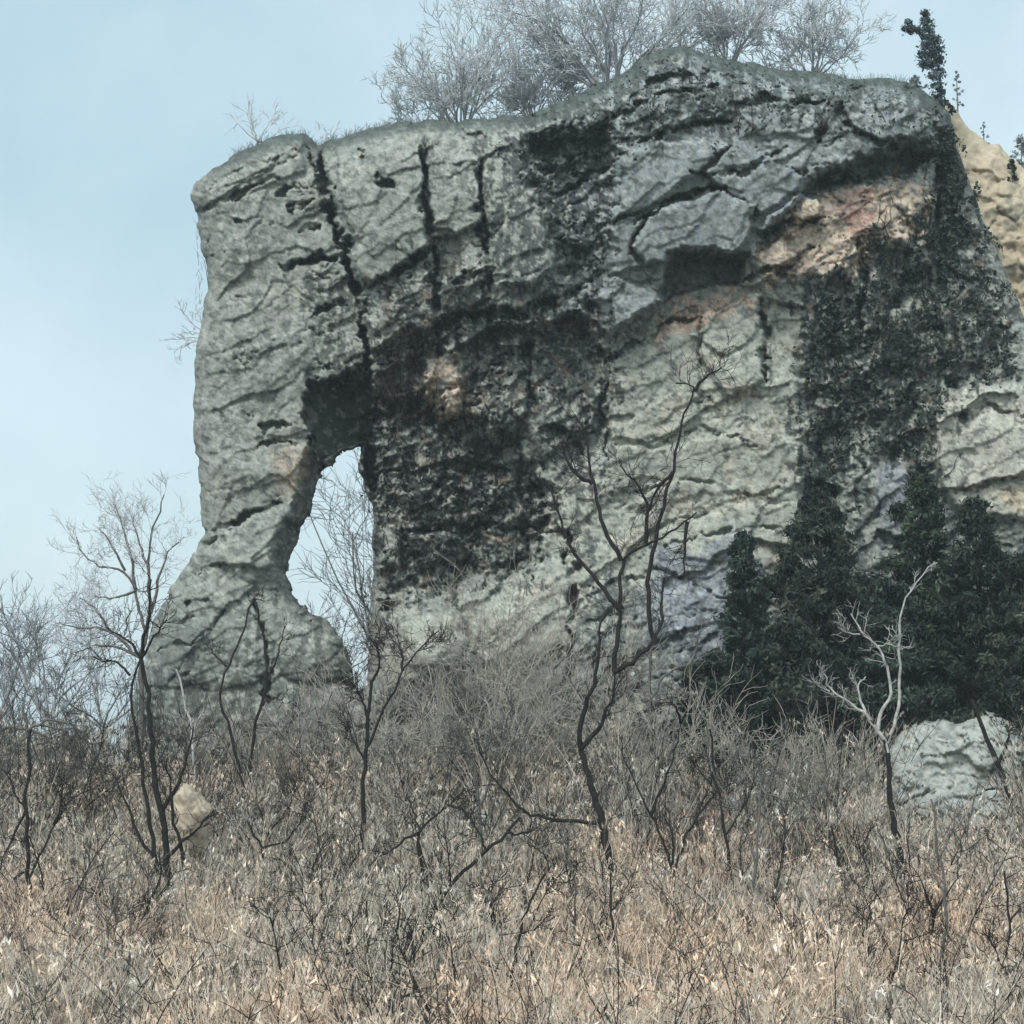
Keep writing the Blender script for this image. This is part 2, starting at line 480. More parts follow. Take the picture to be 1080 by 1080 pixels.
R_ALC = [(394, 440), (430, 425), (500, 440), (545, 470), (575, 520), (560, 590), (520, 612), (440, 622), (396, 640), (392, 600), (396, 540)]
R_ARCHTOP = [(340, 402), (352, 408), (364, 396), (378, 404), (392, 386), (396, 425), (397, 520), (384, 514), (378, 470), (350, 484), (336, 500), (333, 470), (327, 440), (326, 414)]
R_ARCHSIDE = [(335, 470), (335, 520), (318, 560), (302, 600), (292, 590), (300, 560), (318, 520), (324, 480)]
R_CAVE = [(697, 322), (701, 288), (713, 264), (730, 268), (785, 272), (780, 297), (745, 302), (716, 310)]
R_CAVE2 = [(846, 206), (872, 178), (900, 168), (930, 160), (962, 150), (975, 168), (958, 182), (930, 186), (880, 196)]
R_GULLY = [(560, 140), (640, 132), (652, 180), (634, 230), (640, 290), (622, 330), (598, 300), (590, 240), (572, 200)]
R_UPPER = [(340, 100), (1000, 40), (1010, 160), (975, 160), (930, 168), (870, 186), (830, 222), (795, 268), (740, 262), (708, 268), (698, 312),
           (640, 352), (600, 330), (560, 345), (520, 345), (470, 372), (430, 345), (392, 372), (384, 310)]
R_SLAB = [(346, 165), (440, 145), (446, 230), (452, 258), (412, 288), (380, 304), (362, 262)]
R_SLAB2 = [(632, 182), (690, 152), (776, 140), (806, 170), (840, 200), (800, 244), (786, 272), (700, 268), (660, 240), (636, 238)]
R_FACE = [(660, 370), (720, 322), (800, 305), (845, 330), (850, 560), (838, 600), (780, 620), (640, 640), (560, 700), (420, 720), (430, 650), (560, 610),
          (600, 520), (640, 470)]
R_PINK = [(800, 262), (850, 210), (900, 196), (960, 182), (985, 210), (984, 260), (920, 262), (905, 300), (860, 290), (800, 300)]
R_RED = [(880, 208), (912, 204), (924, 226), (910, 252), (890, 240)]
R_PINK2 = [(690, 352), (712, 318), (770, 306), (790, 318), (740, 342), (700, 362)]
R_TANSPOT = [(450, 378), (482, 372), (486, 400), (506, 436), (470, 446), (446, 420)]
R_PILTAN = [(290, 476), (330, 470), (326, 512), (296, 522)]
R_RFACE = [(985, 430), (1040, 400), (1260, 420), (1260, 560), (1090, 560), (1000, 530), (980, 490)]
R_RTAN = [(1040, 520), (1090, 508), (1260, 520), (1260, 548), (1080, 545)]
R_DARKR = [(852, 330), (880, 300), (912, 290), (936, 260), (985, 220), (990, 150), (1012, 160), (1040, 250), (1062, 310), (1066, 400), (1010, 404),
           (986, 440), (975, 520), (930, 480), (905, 470), (880, 560), (850, 520)]
R_DARKLOW = [(600, 560), (640, 600), (700, 640), (760, 690), (830, 600), (900, 560), (1000, 560), (1260, 620), (1260, 820), (690, 800), (620, 720)]
R_RIM = [(560, 118), (640, 80), (700, 48), (800, 68), (900, 78), (990, 100), (985, 135), (890, 130), (800, 120), (770, 150), (720, 125), (640, 165), (570, 200), (540, 160)]
R_MOTT = [(390, 300), (470, 262), (560, 300), (640, 330), (650, 420), (600, 470), (560, 450), (500, 460), (430, 430), (392, 440)]
R_BASEP = [(120, 905), (130, 740), (200, 700), (260, 690), (330, 650), (375, 700), (400, 905)]


def cliff_shape(U, V, do, dh):
    body = sst(330, 410, U + .15 * (V - 400) * (V > 400) * 0)
    Yc = 62.0 + 1.2 * body
    Tf = 1.9 + 1.7 * body; Tb = 2.6 + 4.5 * body
    Ro = 62 + 50 * body
    topn = sst(200, 90, V)
    Ro = Ro * (1 - .35 * topn * body)
    so = sround(do / Ro) ** .75; sh = sround(dh / 26)
    base = Tf * so * (.25 + .75 * sh) * sst(0, 5, dh + 1.5)
    base = np.where(dh <= 0, 0, base)
    back = Tb * sround(do / 45) * (.3 + .7 * sround(dh / 40)) * sst(0, 4, dh + .5)
    wu = U + 5 * fbm(U / 60, V / 60, 11, 5, .6); wv = V + 5 * fbm(U / 60, V / 60, 12, 5, .6)
    bw0 = U + 3 * fbm(U / 22, V / 22, 17, 4, .6); bv0 = V + 3 * fbm(U / 22, V / 22, 18, 4, .6)
    h = np.zeros(U.shape)
    # masses
    up = region(R_UPPER, wu, wv, 3, 3, 18, 21)
    h += 1.15 * up * (.55 + .45 * sst(380, 560, U))
    slab = region(R_SLAB, wu, wv, 2.5)
    slab2 = region(R_SLAB2, wu, wv, 3, 3, 25, 5)
    gul = region(R_GULLY, wu, wv, 13, 10, 30, 22); h -= 2.1 * gul
    alc = region(R_ALC, wu, wv, 14, 16, 26, 23); qu = U + .25 * V + 26 * fbm(U / 45, V / 45, 95, 4); qv = V + .3 * U + 26 * fbm(U / 45, V / 45, 96, 4)
    h -= alc * (1.7 - .26 * ridged(qu / 26, qv / 80, 97, 3) - .22 * ridged(qu / 90, qv / 24, 98, 3))
    at = region(R_ARCHTOP, wu, wv, 6, 9, 16, 24); h -= 2.6 * at
    asd = region(R_ARCHSIDE, wu, wv, 7, 3, 15, 25); h -= .9 * asd
    cv = region(R_CAVE, bw0, bv0, 1.8); h -= (1.0 + .012 * (300 - V) + .004 * (U - 700)) * cv
    cv2 = region(R_CAVE2, wu, wv, 5, 5, 16, 27); h -= 1.6 * cv2
    dr = region(R_DARKR, wu, wv, 14, 18, 40, 28); h -= .6 * dr
    face = region(R_FACE, wu, wv, 12, 10, 30, 29)
    rface = region(R_RFACE, wu, wv, 8, 6, 30, 30); h += .5 * rface
    pink = region(R_PINK, wu, wv, 7, 9, 20, 31); h += .45 * pink + .25 * face
    mott = region(R_MOTT, wu, wv, 18, 14, 30, 32)
    h += np.clip((V - 560) / 300, 0, 1) ** 1.3 * 2.4 * body + np.clip((V - 600) / 300, 0, 1) * 1.3 * (1 - body)
    # boulder-like swellings at the foot
    for (bu, bv, br, bh) in ((455, 672, 42, 1.0), (476, 712, 55, 1.1), (420, 730, 30, .6), (545, 668, 48, .7), (620, 700, 60, .6), (274, 596, 26, .35), (330, 690, 40, .5), (230, 680, 60, .4), (740, 660, 60, .5), (710, 730, 50, .6)):
        q = ((wu - bu) / br) ** 2 + ((wv - bv) / (br * .8)) ** 2
        h += bh * np.sqrt(np.maximum(1 - q, 0))
    pil = 1 - body
    rgh = .42 + .6 * mott + .45 * dr + .35 * gul + .3 * alc + .35 * region(R_RIM, wu, wv, 12, 20, 24, 44)
    rgh = rgh - .30 * pil - .3 * slab - .28 * slab2 - .22 * face - .28 * rface + .22 * sst(.15, .5, fbm(U / 60, V / 50, 33, 4)) + .35 * pil * region([(318, 290), (360, 270), (390, 300), (392, 400), (330, 400)], U, V, 10, 10)
    rgh = np.clip(rgh * .72, .04, .9)
    bw = U + 3.5 * fbm(U / 22, V / 22, 15, 4, .6); bv_ = V + 3.5 * fbm(U / 22, V / 22, 16, 4, .6)
    blkm = np.zeros(U.shape)
    for poly, off, tu, tv, rf, sf in BLOCKS:
        us_ = [a for a, _ in poly]; vs_ = [b for _, b in poly]
        bx = (U > min(us_) - 16) & (U < max(us_) + 16) & (V > min(vs_) - 16) & (V < max(vs_) + 16)
        mk = sst(-sf, sf, sdf(poly, bw[bx], bv_[bx]))
        h[bx] += mk * (1.25 * off + tu * (U[bx] - np.mean(us_)) + tv * (V[bx] - np.mean(vs_)))
        rgh[bx] *= 1 - mk * (1 - rf); blkm[bx] = np.maximum(blkm[bx], mk * (1 - rf))
    # tilted beds: stepped ledges
    tilt = np.where(U > 560, .38, .42) * (1 - .6 * face)
    sv = wv + tilt * wu * (1 - .0 * body)
    led = np.zeros(U.shape)
    for per, amp, sd in ((52, .20, 1), (23, .07, 2), (11, .035, 3)):
        q = sv / per + 1.2 * fbm(U / 130, V / 130, 50 + sd, 3)
        fr = q - np.floor(q)
        on = .4 + .6 * _hash(np.floor(q), np.floor(q) * 0, sd)
        led += amp * on * (sst(0, .85, fr) - sst(.88, 1.0, fr)) * (.05 + 1.1 * sst(-.05, .5, fbm(U / 80, V / 50, 60 + sd, 3)))
    rough_up = np.clip(rgh * 1.3, .1, 1.2)
    h += led * rough_up
    # jointed blocks
    for sx, sy, amp, sd in ((62, 44, .5, 2), (31, 21, .42, 3), (14, 10, .22, 4), (7, 5, .11, 6)):
        X = (wu + .25 * wv) / sx; Y_ = (wv + .4 * wu) / sy
        f1, f2, cid, cx, cy = voronoi(X, Y_, sd)
        blk = amp * ((cid - .5) * 1.3 + (cx * (cid - .5) + cy * .5) * .8) - amp * (.9 if sx < 20 else .10) * (1 - sst(.0, .10 if sx < 20 else .05, f2 - f1)) * (cid > .6)
        wgt = np.clip(rgh * (1.15 if sx > 10 else .8), .34 if sx > 60 else (.2 if sx > 30 else .05), 1.1)
        h += blk * wgt * (.55 if sx < 20 else .9)
    # weathered surface
    h += .24 * fbm(U / 95, V / 80, 80, 2) + .12 * ridged(U / 44, V / 34, 81, 3) * rgh
    h += .07 * fbm(U / 16, V / 12, 82, 4) * rgh + .075 * fbm(U / 6, V / 4, 83, 3, .65) * rgh
    pits = sst(.52, .62, fbm((U - .3 * V) / 10, (V + .35 * U) / 4.5, 84, 4)); h -= .34 * pits * rgh * (.1 + sst(-.1, .4, fbm(U / 50, V / 40, 85, 3)))
    # thin joints
    for sx, sy, sd, th, dp in ((88, 30, 301, .035, .45), (44, 60, 302, .03, .4), (34, 15, 303, .05, .25)):
        X = (U + 16 * fbm(U / 34, V / 34, sd + 4, 4) - .35 * V) / sx; Y_ = (V + 12 * fbm(U / 30, V / 30, sd + 5, 4) + .42 * U) / sy
        f1, f2, cid, cx, cy = voronoi(X, Y_, sd)
        on = sst(.2, .45, fbm(U / 45, V / 45, sd + 7, 3)) * (1 - .9 * blkm)
        h -= dp * (1 - sst(th * .4, th * 1.6, f2 - f1)) * on * np.clip(rgh * 1.5, .12, 1)
    # explicit cracks
    crk = np.zeros(U.shape)
    wu2 = U + 6 * fbm(U / 24, V / 24, 90, 5, .6); wv2 = V + 6 * fbm(U / 24, V / 24, 91, 5, .6)
    for pts, w, dep in CRACKS:
        us = [a for a, _ in pts]; vs = [b for _, b in pts]
        bx = (U > min(us) - 25) & (U < max(us) + 25) & (V > min(vs) - 25) & (V < max(vs) + 25)
        d, t = dline(pts, wu2[bx], wv2[bx])
        ww = w * (.35 + 1.0 * np.sqrt(np.clip(np.minimum(t, 1 - t) * 4, 0, 1)))
        ww = ww * (.7 + .8 * sst(-.4, .5, fbm(U[bx] / 18, V[bx] / 18, 92, 2)))
        c = dep * (1 - sst(ww * .5, ww * 1.1, d)) * (.25 + .75 * sst(-.45, .1, fbm(U[bx] / 22, V[bx] / 22, 95, 3)))
        crk[bx] = np.maximum(crk[bx], c)
    h -= crk * 1.15
    e = np.clip(do / 26, 0, 1); e = e * e * (3 - 2 * e)
    eh = np.clip(dh / 9, 0, 1)
    # low-relief close to the silhouettes keeps the outline
    front = base + h * e * eh
    front = np.maximum(front, -(back * .55))
    # ---------------- stone colour, with recess shade painted in
    n1 = fbm(U / 40, V / 34, 101, 5, .6); n2 = fbm(U / 11, V / 9, 102, 4, .6); n3 = fbm(U / 90, V / 90, 103, 4); n4 = fbm(U / 5, V / 5, 104, 3, .6)
    c = np.ones(U.shape + (3,)) * np.array([.238, .262, .236])

    def mix(m, rgb):
        nonlocal c
        c = c * (1 - m[..., None]) + np.array(rgb) * m[..., None]
    mix(sst(-.3, .8, n3) * .5, (.31, .315, .27))
    mix(sst(560, 640, U + 20 * n1) * up * .75, (.215, .250, .265))
    mix(region(R_FACE, U, V, 25, 24, 40, 33) * .95, (.345, .365, .315))
    mix(region(R_FACE, U, V, 10, 24, 40, 33) * sst(.1, .5, n1) * .5, (.43, .39, .31))
    mix(rface * .9, (.42, .43, .37)); mix(region(R_RTAN, U, V, 8, 6, 20, 35) * .85, (.55, .47, .34))
    mix(region(R_PINK, U, V, 2.5, 14, 18, 131) * .95, (.50, .41, .315)); mix(region(R_RED, U, V, 6, 12, 16, 36) * (.55 + .3 * sst(-.1, .1, fbm(U / 7, V / 9, 133, 4, .65))), (.38, .205, .17))
    mix(region(R_PINK2, U, V, 2.5, 14, 14, 37) * (.55 + .35 * sst(-.2, .0, fbm(U / 9, V / 8, 134, 4, .65))), (.46, .335, .26))
    mix(region(R_PILTAN, U, V, 9, 8, 14, 39) * .6, (.40, .31, .22))
    vs1 = fbm(U / 9, V / 46, 111, 5, .6); vs2 = fbm(U / 4.5, V / 13, 112, 4, .65)

    def stain_shade(poly, amp, thr, rgb, k):  # ragged dark patches; serves real streaks and painted recess shade
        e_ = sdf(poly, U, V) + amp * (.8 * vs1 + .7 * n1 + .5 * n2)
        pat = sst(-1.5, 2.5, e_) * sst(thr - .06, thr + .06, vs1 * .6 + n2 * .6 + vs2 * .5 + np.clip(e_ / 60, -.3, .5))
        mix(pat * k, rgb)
    # dark lichen, moss and water streaks, plus painted recess shade
    mix(region([(690, 590), (760, 570), (800, 600), (780, 690), (700, 690), (670, 640)], U, V, 16, 24, 30, 48) * .8, (.21, .245, .285))
    mix(region([(925, 495), (970, 490), (975, 560), (930, 570)], U, V, 8, 14, 20, 49) * .7, (.25, .28, .32))
    dark = (.052, .064, .060)
    stain_shade(R_ALC, 40, .14, (.030, .036, .033), .93)  # alcove shade painted near black into the stone colour
    stain_shade(R_GULLY, 32, .05, (.040, .052, .060), .9)  # bluish-dark tone laid over the gully cleft
    stain_shade(R_DARKR, 40, .16, (.034, .044, .038), .93)
    stain_shade(R_DARKLOW, 34, .22, (.075, .09, .095), .75)
    stain_shade(R_RIM, 24, .2, (.06, .074, .074), .85)
    stain_shade(R_MOTT, 26, .12, (.042, .048, .043), .92)
    stain_shade([(500, 150), (560, 150), (600, 300), (620, 420), (560, 440), (520, 300)], 20, .18, (.06, .07, .068), .85)
    stain_shade([(398, 392), (446, 368), (452, 432), (420, 444), (396, 446)], 10, -.2, (.085, .065, .052), .85)  # brownish dark tone over the set-back triangle
    stain_shade([(846, 330), (872, 320), (884, 560), (850, 540)], 14, -.05, (.035, .044, .040), .9)
    stain_shade([(322, 290), (378, 290), (392, 396), (336, 402)], 16, .22, (.06, .066, .06), .85)
    stain_shade([(600, 330), (640, 372), (640, 500), (604, 560), (580, 470)], 22, .2, (.07, .08, .075), .8)
    mix(region(R_TANSPOT, U, V, 2, 9, 14, 38) * sst(-.2, 0, n2 + .4) * .9, (.50, .40, .31))
    mix(region(R_ARCHTOP, U, V, 6, 10, 14, 45) * .85, (.03, .038, .036))  # shade under the arch top painted into the colour
    mix(region(R_ARCHSIDE, U, V, 9, 8, 14, 46) * .7, (.06, .065, .06))  # darker tone along the inner arch side
    stain_shade(R_BASEP, 30, .25, (.09, .098, .088), .7)
    mix(sst(.3, .42, n2 + .45 * n1) * .6, (.095, .107, .10))
    mix(sst(.42, .55, n4 + .35 * n2) * .6, (.07, .08, .075))
    mix(sst(.35, .5, -n2 + .4 * n4) * .45, (.38, .39, .35))
    i1 = fbm(U / 15, V / 28, 121, 5, .62); i2 = fbm(U / 20, V / 16, 122, 5, .62)
    dz = np.maximum(region(R_ALC, U, V, 12, 16, 24, 123), np.maximum(mott, region(R_DARKR, U, V, 12, 16, 24, 124)))
    mix(dz * sst(.26, .34, i1) * .85, (.205, .225, .205)); mix(dz * sst(.40, .48, i2) * .6, (.16, .125, .095)); mix(dz * sst(.5, .58, i1) * .8, (.30, .31, .275))
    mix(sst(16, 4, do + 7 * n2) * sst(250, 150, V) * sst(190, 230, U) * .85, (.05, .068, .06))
    n5 = fbm(U / 3.2, V / 2.6, 106, 3, .7); n6 = fbm(U / 7, V / 5, 107, 4, .65)
    c = c * (1 - .32 * sst(.16, .34, n5) * (.5 + .5 * rgh))[..., None] * (1 - .38 * sst(.26, .36, n6) * np.clip(rgh * 1.8, .3, 1))[..., None] * (1 + .16 * sst(.2, .4, -n6))[..., None]
    c = c * (1 + .12 * n4[..., None])
    return Yc, front, back, np.clip(c, .015, .8)


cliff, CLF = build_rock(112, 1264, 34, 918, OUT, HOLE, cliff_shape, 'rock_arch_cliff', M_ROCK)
tag(cliff, 'weathered grey sandstone cliff with a tall narrow arch opening beside its free-standing left pillar', 'cliff')


def cliff_front(u, v):
    us, vs, D = CLF
    i = np.clip(((np.asarray(v) - vs[0]) / STEP).astype(int), 0, len(vs) - 1); j = np.clip(((np.asarray(u) - us[0]) / STEP).astype(int), 0, len(us) - 1)
    return D[i, j]


SLOPE = [(940, 240), (960, 150), (985, 110), (1004, 112), (1014, 126), (1028, 140), (1044, 153), (1054, 152), (1064, 166), (1080, 178), (1120, 190), (1250, 215), (1250, 640), (960, 640)]


def slope_shape(U, V, do, dh):
    Yc = 66.5 + 0 * U
    base = 1.6 * sround(do / 90)
    h = .35 * fbm(U / 50, V / 60, 201, 4) + .12 * fbm(U / 14, V / 12, 202, 4) + .25 * ridged((U + .6 * V) / 40, (V - .9 * U) / 90, 203, 3) * .5
    h += .006 * np.clip(U - 1000, -40, 300) * 0
    f1, f2, cid, cx, cy = voronoi(U / 22, V / 26, 205); h += .22 * (cid - .5) + .12 * (cx * (cid - .5) + .5 * cy) - .12 * (1 - sst(0, .1, f2 - f1)) * (cid > .6)
    n1 = fbm(U / 30, V / 30, 204, 5, .6); n2 = fbm(U / 9, V / 9, 206, 4)
    c = np.ones(U.shape + (3,)) * np.array([.43, .375, .275])
    m = sst(.25, .6, n1 + .3 * n2) * sst(150, 230, V)
    c = c * (1 - .6 * m[..., None]) + np.array((.16, .16, .13)) * .6 * m[..., None]
    m = sst(.3, .7, n2); c = c * (1 - .3 * m[..., None]) + np.array((.25, .23, .18)) * .3 * m[..., None]
    return Yc, base + h * np.clip(do / 22, 0, 1), 5 * sround(do / 60), c


slope, _ = build_rock(930, 1264, 100, 650, SLOPE, None, slope_shape, 'rock_slope', M_ROCK)
tag(slope, 'bare tan rock slope falling to the right behind the grey cliff', 'rock slope')

# ------------------------------------------------------------------ ground sheet
gx = np.concatenate([np.linspace(-420, -44, 20), np.linspace(-40, 40, 161), np.linspace(44, 420, 20)])
gy = np.concatenate([np.linspace(-60, 8, 16), np.linspace(9, 90, 163), np.linspace(96, 620, 30)])
GX, GY = np.meshgrid(gx, gy)
GZ = ground_z(GX, GY)
nI = np.arange(GX.size).reshape(GX.shape)
gq = np.stack([nI[:-1, :-1], nI[:-1, 1:], nI[1:, 1:], nI[1:, :-1]], -1).reshape(-1, 4)
gr = mesh_obj('ground', np.stack([GX, GY, GZ], -1).reshape(-1, 3), [gq], M_GROUND, smooth=True)
tag(gr, 'brown leaf-littered ground under the brush', 'ground', kind='structure')


# ------------------------------------------------------------------ dry brush (uncountable)
def scatter(n, y0, y1, xpad=2.5):
    y = rng.uniform(y0 ** 1.0, y1, n); x = rng.uniform(-1, 1, n) * (y * .272 + xpad)
    return x, y


def stems(x, y, hmin, hmax, r0, lean, cols, K=5, droop=0.0, crook=.05, r1f=.35):
    n = len(x); z = ground_z(x, y)
    H = rng.uniform(hmin, hmax, n)
    az = rng.uniform(0, 6.283, n); ln = np.abs(rng.normal(0, lean, n))
    t = np.linspace(0, 1, K)[None, :]
    off = (ln[:, None] * t + droop * t ** 3) * H[:, None]
    px = x[:, None] + np.cos(az)[:, None] * off + np.cumsum(rng.normal(0, crook, (n, K)), 1) * t
    py = y[:, None] + np.sin(az)[:, None] * off + np.cumsum(rng.normal(0, crook, (n, K)), 1) * t
    pz = z[:, None] - .05 + H[:, None] * (t - droop * .5 * t ** 3)
    rr = (r0 * rng.uniform(.6, 1.4, n))[:, None] * (1 - (1 - r1f) * t)
    pts = np.stack([px, py, pz], -1)
    return pts, rr, H


def leafquads(C, size, cols, elong=1.8, vert=.6):
    n = len(C)
    a = rng.normal(size=(n, 3)); a[:, 2] += vert * np.sign(rng.normal(size=n)); a /= np.linalg.norm(a, axis=1, keepdims=True)
    b = rng.normal(size=(n, 3)); b -= a * (a * b).sum(1, keepdims=True); b /= np.linalg.norm(b, axis=1, keepdims=True)
    nrm = np.cross(a, b)
    s = size[:, None] if np.ndim(size) else size
    l = a * s * elong * .5; w = b * s * .5; k = nrm * s * .18
    V = np.stack([C - l, C + w * .9 - l * .1 + k, C + l, C - w * .9 - l * .1 + k], 1).reshape(-1, 3)
    q = np.arange(n * 4).reshape(-1, 4)
    return V, q, np.repeat(cols, 4, axis=0)


def palette(n, cols, w, jit=.12):
    cols = np.array(cols); i = rng.choice(len(cols), n, p=np.array(w) / np.sum(w))
    return cols[i] * (1 + rng.normal(0, jit, (n, 1)))


def clump(x, y, thr, sc=.35, seed=300):
    return fbm(x * sc, y * sc, seed, 4) > thr


TAN = [(.80, .665, .52), (.70, .58, .45), (.50, .43, .345), (.60, .55, .47), (.80, .72, .60), (.14, .125, .105)]


def brush(name, label, cat, n_st, n_lf, y0, y1, h0, h1, pal, w, r0, lsz, seed, n_dk=1300):
    x, y = scatter(n_st, y0, y1)
    k = fbm(x * .3, y * .3, seed, 4) + rng.uniform(-.35, .6, len(x)) > -.1
    uu, _ = PX(np.stack([x, y, ground_z(x, y)], -1))
    k2 = (uu[k] < 938) | (uu[k] > 1066) | (y[k] < (47 if seed == 340 else 51.5))
    x, y = x[k][k2], y[k][k2]; n = len(x)
    col = palette(n, pal, w)
    pn = sst(-.2, .6, fbm(x * .12, y * .12, seed + 5, 3))[:, None]
    col = col * (1 + pn * np.array([.11, .02, -.02]) - (1 - pn) * np.array([.12, .08, .05]))
    pts, rr, H = stems(x, y, h0, h1, r0, .28, None, 5, .12, .035)
    hh = np.clip(.8 + .75 * fbm(x * .5, y * .5, seed + 9, 4), .3, 1.7)
    if seed == 340: hh = hh * np.interp(x, [-16, -11, -4, 0, 3, 16], [.62, .5, .62, .9, .95, .85])
    pts[:, :, 2] = pts[:, :1, 2] + (pts[:, :, 2] - pts[:, :1, 2]) * hh[:, None]
    V1, q1, c1 = tubes(pts, rr, 3, col)
    # side twiglets
    m = n * 2
    i = rng.integers(0, n, m); t = rng.uniform(.3, 1, m) * 3.999; kk = t.astype(int)
    p0 = pts[i, kk] + (pts[i, kk + 1] - pts[i, kk]) * (t - kk)[:, None]
    d = rng.normal(size=(m, 3)); d[:, 2] = np.abs(d[:, 2]) * .9 + .25; d *= (rng.uniform(.12, .42, m) / np.linalg.norm(d, axis=1))[:, None]
    tw = np.stack([p0, p0 + d * .5 + rng.normal(0, .02, (m, 3)), p0 + d], 1)
    V2, q2, c2 = tubes(tw, np.repeat((rr[i, kk] * .7)[:, None], 3, 1) * np.array([1, .8, .5]), 3, col[i] * .95)
    # withered leaves and seed heads, bunched on the side twigs
    j = rng.integers(0, m, n_lf)
    j = j[rng.uniform(0, 1, n_lf) < .35 + .65 * _hash(j, j * 0, seed)]
    per = 7
    jj = np.repeat(j[:len(j) // per], per)
    p0 = tw[jj, 2] * .65 + tw[jj, 1] * .35 + rng.normal(0, .045, (len(jj), 3))
    V3, q3, c3 = leafquads(p0, rng.uniform(.4, 1.3, len(jj)) * lsz, col[i[jj]] * rng.uniform(.8, 1.12, (len(jj), 1)), 3.4, 2.0)
    # taller dark stalks
    x, y = scatter(n_dk, y0, y1)
    uu, _ = PX(np.stack([x, y, ground_z(x, y)], -1)); k2 = (uu < 938) | (uu > 1066) | (y < (46 if seed == 340 else 50))
    x, y = x[k2], y[k2]; n_dk = len(x)
    dk, rr2, _ = stems(x, y, h0 * .8, h1 * 1.35, .013, .35, None, 6, .1, .07)
    cd = palette(n_dk, [(.03, .029, .026), (.05, .048, .042), (.02, .02, .018)], (1, 1, 1))
    V4, q4, c4 = tubes(dk, rr2, 3, cd)
    i2 = rng.integers(0, n_dk, n_dk * 4); k2 = rng.integers(1, 5, n_dk * 4); p0 = dk[i2, k2]
    d = rng.normal(size=(n_dk * 4, 3)); d[:, 2] = np.abs(d[:, 2]) * .8 + .2; d *= (rng.uniform(.15, .6, n_dk * 4) / np.linalg.norm(d, axis=1))[:, None]
    tw2 = np.stack([p0, p0 + d * .5 + rng.normal(0, .035, p0.shape), p0 + d], 1)
    V5, q5, c5 = tubes(tw2, np.repeat(np.full((len(i2), 1), .008), 3, 1) * np.array([1, .8, .5]), 3, cd[i2])
    off = np.cumsum([0, len(V1), len(V2), len(V3), len(V4)])
    o = mesh_obj(name, np.concatenate([V1, V2, V3, V4, V5]), [np.concatenate([q + k for q, k in zip((q1, q2, q3, q4, q5), off)])], M_DRY, cols=np.concatenate([c1, c2, c3, c4, c5]))
    tag(o, label, cat, kind='stuff')
    return o


brush('dry_grass', 'dense tan dead grass and weeds covering the hollow below the cliff', 'dead grass', 64000, 330000, 24, 54, .7, 1.9, TAN, (3, 3, 2, 2, 1.6, 1.6), .011, .042, 310, 1400)
GREYS = [(.54, .50, .42), (.33, .31, .265), (.64, .59, .50), (.09, .09, .08), (.74, .69, .59)]
brush('undergrowth', 'grey leafless undergrowth massed along the foot of the cliff', 'undergrowth', 24000, 170000, 48, 61, 1.0, 3.3, GREYS, (3, 3, 2, 3, 1), .013, .046, 340, 1700)


# ------------------------------------------------------------------ bare trees and saplings
def traced(name, label, Y, limbs, r, mat, twigs=5, L=.7, lvl=1, mc=None, cat='bare tree', depth=.35, root=True, group=None, tn='trunk', twr=None, wob=.02, limb_r=None, t0=.3):
    """limbs: picture polylines, the first one the trunk, bottom point first"""
    T = Tree()
    ends = {}
    for k, pl in enumerate(limbs):
        pl = [tuple(p) for p in pl]
        yy = []
        y = ends.get(pl[0], Y) if k else Y
        drift = rng.normal(0, depth) if k else 0
        for j, p in enumerate(pl):
            yy.append(ends.get(p, y + drift * j / max(1, len(pl) - 1)))
        pts = P([p[0] for p in pl], [p[1] for p in pl], np.array(yy))
        for p, q in zip(pl, yy): ends.setdefault(p, q)
        if k == 0 and root:
            b = pts[0].copy(); b[2] = ground_z(b[0], b[1]) - .1
            if b[2] < pts[0][2]: pts = np.concatenate([[b], pts])
            base = b
        elif k == 0: base = pts[0].copy()
        K = max(8, 3 * len(pts))
        path = smooth_path(pts, K, wob)
        rk = (limb_r[k] if limb_r and k in limb_r else r * (1 if k == 0 else .62 * .97 ** k))
        path[1:-1] += rng.normal(0, rk * .22, (K - 2, 3))
        T.add(path, rk, rk * (.55 if k == 0 else .3), K)
        if twigs and (k or len(limbs) == 1):
            tr = twr or max(.007, rk * .3)
            T.sprout(path, tr, int(twigs * 1.6), L, max(1, lvl), t0, up=.3, crook=.3, nchild=4, minr=.007)
    return T.build(name, tuple(base), label, cat, mat, mc, group, tn)


traced('bare_tree', 'dark bare tree with crooked spreading limbs in front of the middle of the cliff', 45, [
    [(648, 912), (636, 880), (628, 840), (618, 806), (613, 790)],
    [(613, 790), (609, 771), (621, 736), (629, 709), (632, 670), (640, 640)],
    [(613, 790), (633, 767), (648, 732), (648, 709)],
    [(648, 709), (676, 691), (690, 676), (699, 654), (695, 628), (702, 610)],
    [(690, 676), (683, 647), (684, 598), (692, 571), (697, 543), (710, 498), (718, 447), (733, 413), (738, 402), (714, 404)],
    [(648, 709), (650, 680), (655, 645), (655, 591), (681, 573), (692, 571), (725, 550), (734, 541)],
    [(655, 591), (647, 580), (633, 543), (625, 510), (618, 461), (607, 435)],
    [(625, 510), (607, 500), (596, 484), (593, 468)],
    [(655, 645), (630, 612), (607, 587), (592, 554), (584, 524), (577, 508)],
    [(681, 573), (684, 543), (677, 517), (657, 495)],
    [(725, 550), (721, 580), (722, 605)], [(710, 498), (690, 520), (684, 540)], [(733, 413), (745, 395), (760, 388)],
    [(629, 868), (598, 866), (567, 862), (547, 853), (528, 829), (512, 810), (500, 779)],
], .115, M_BARK, 9, .75, 1, twr=.010)

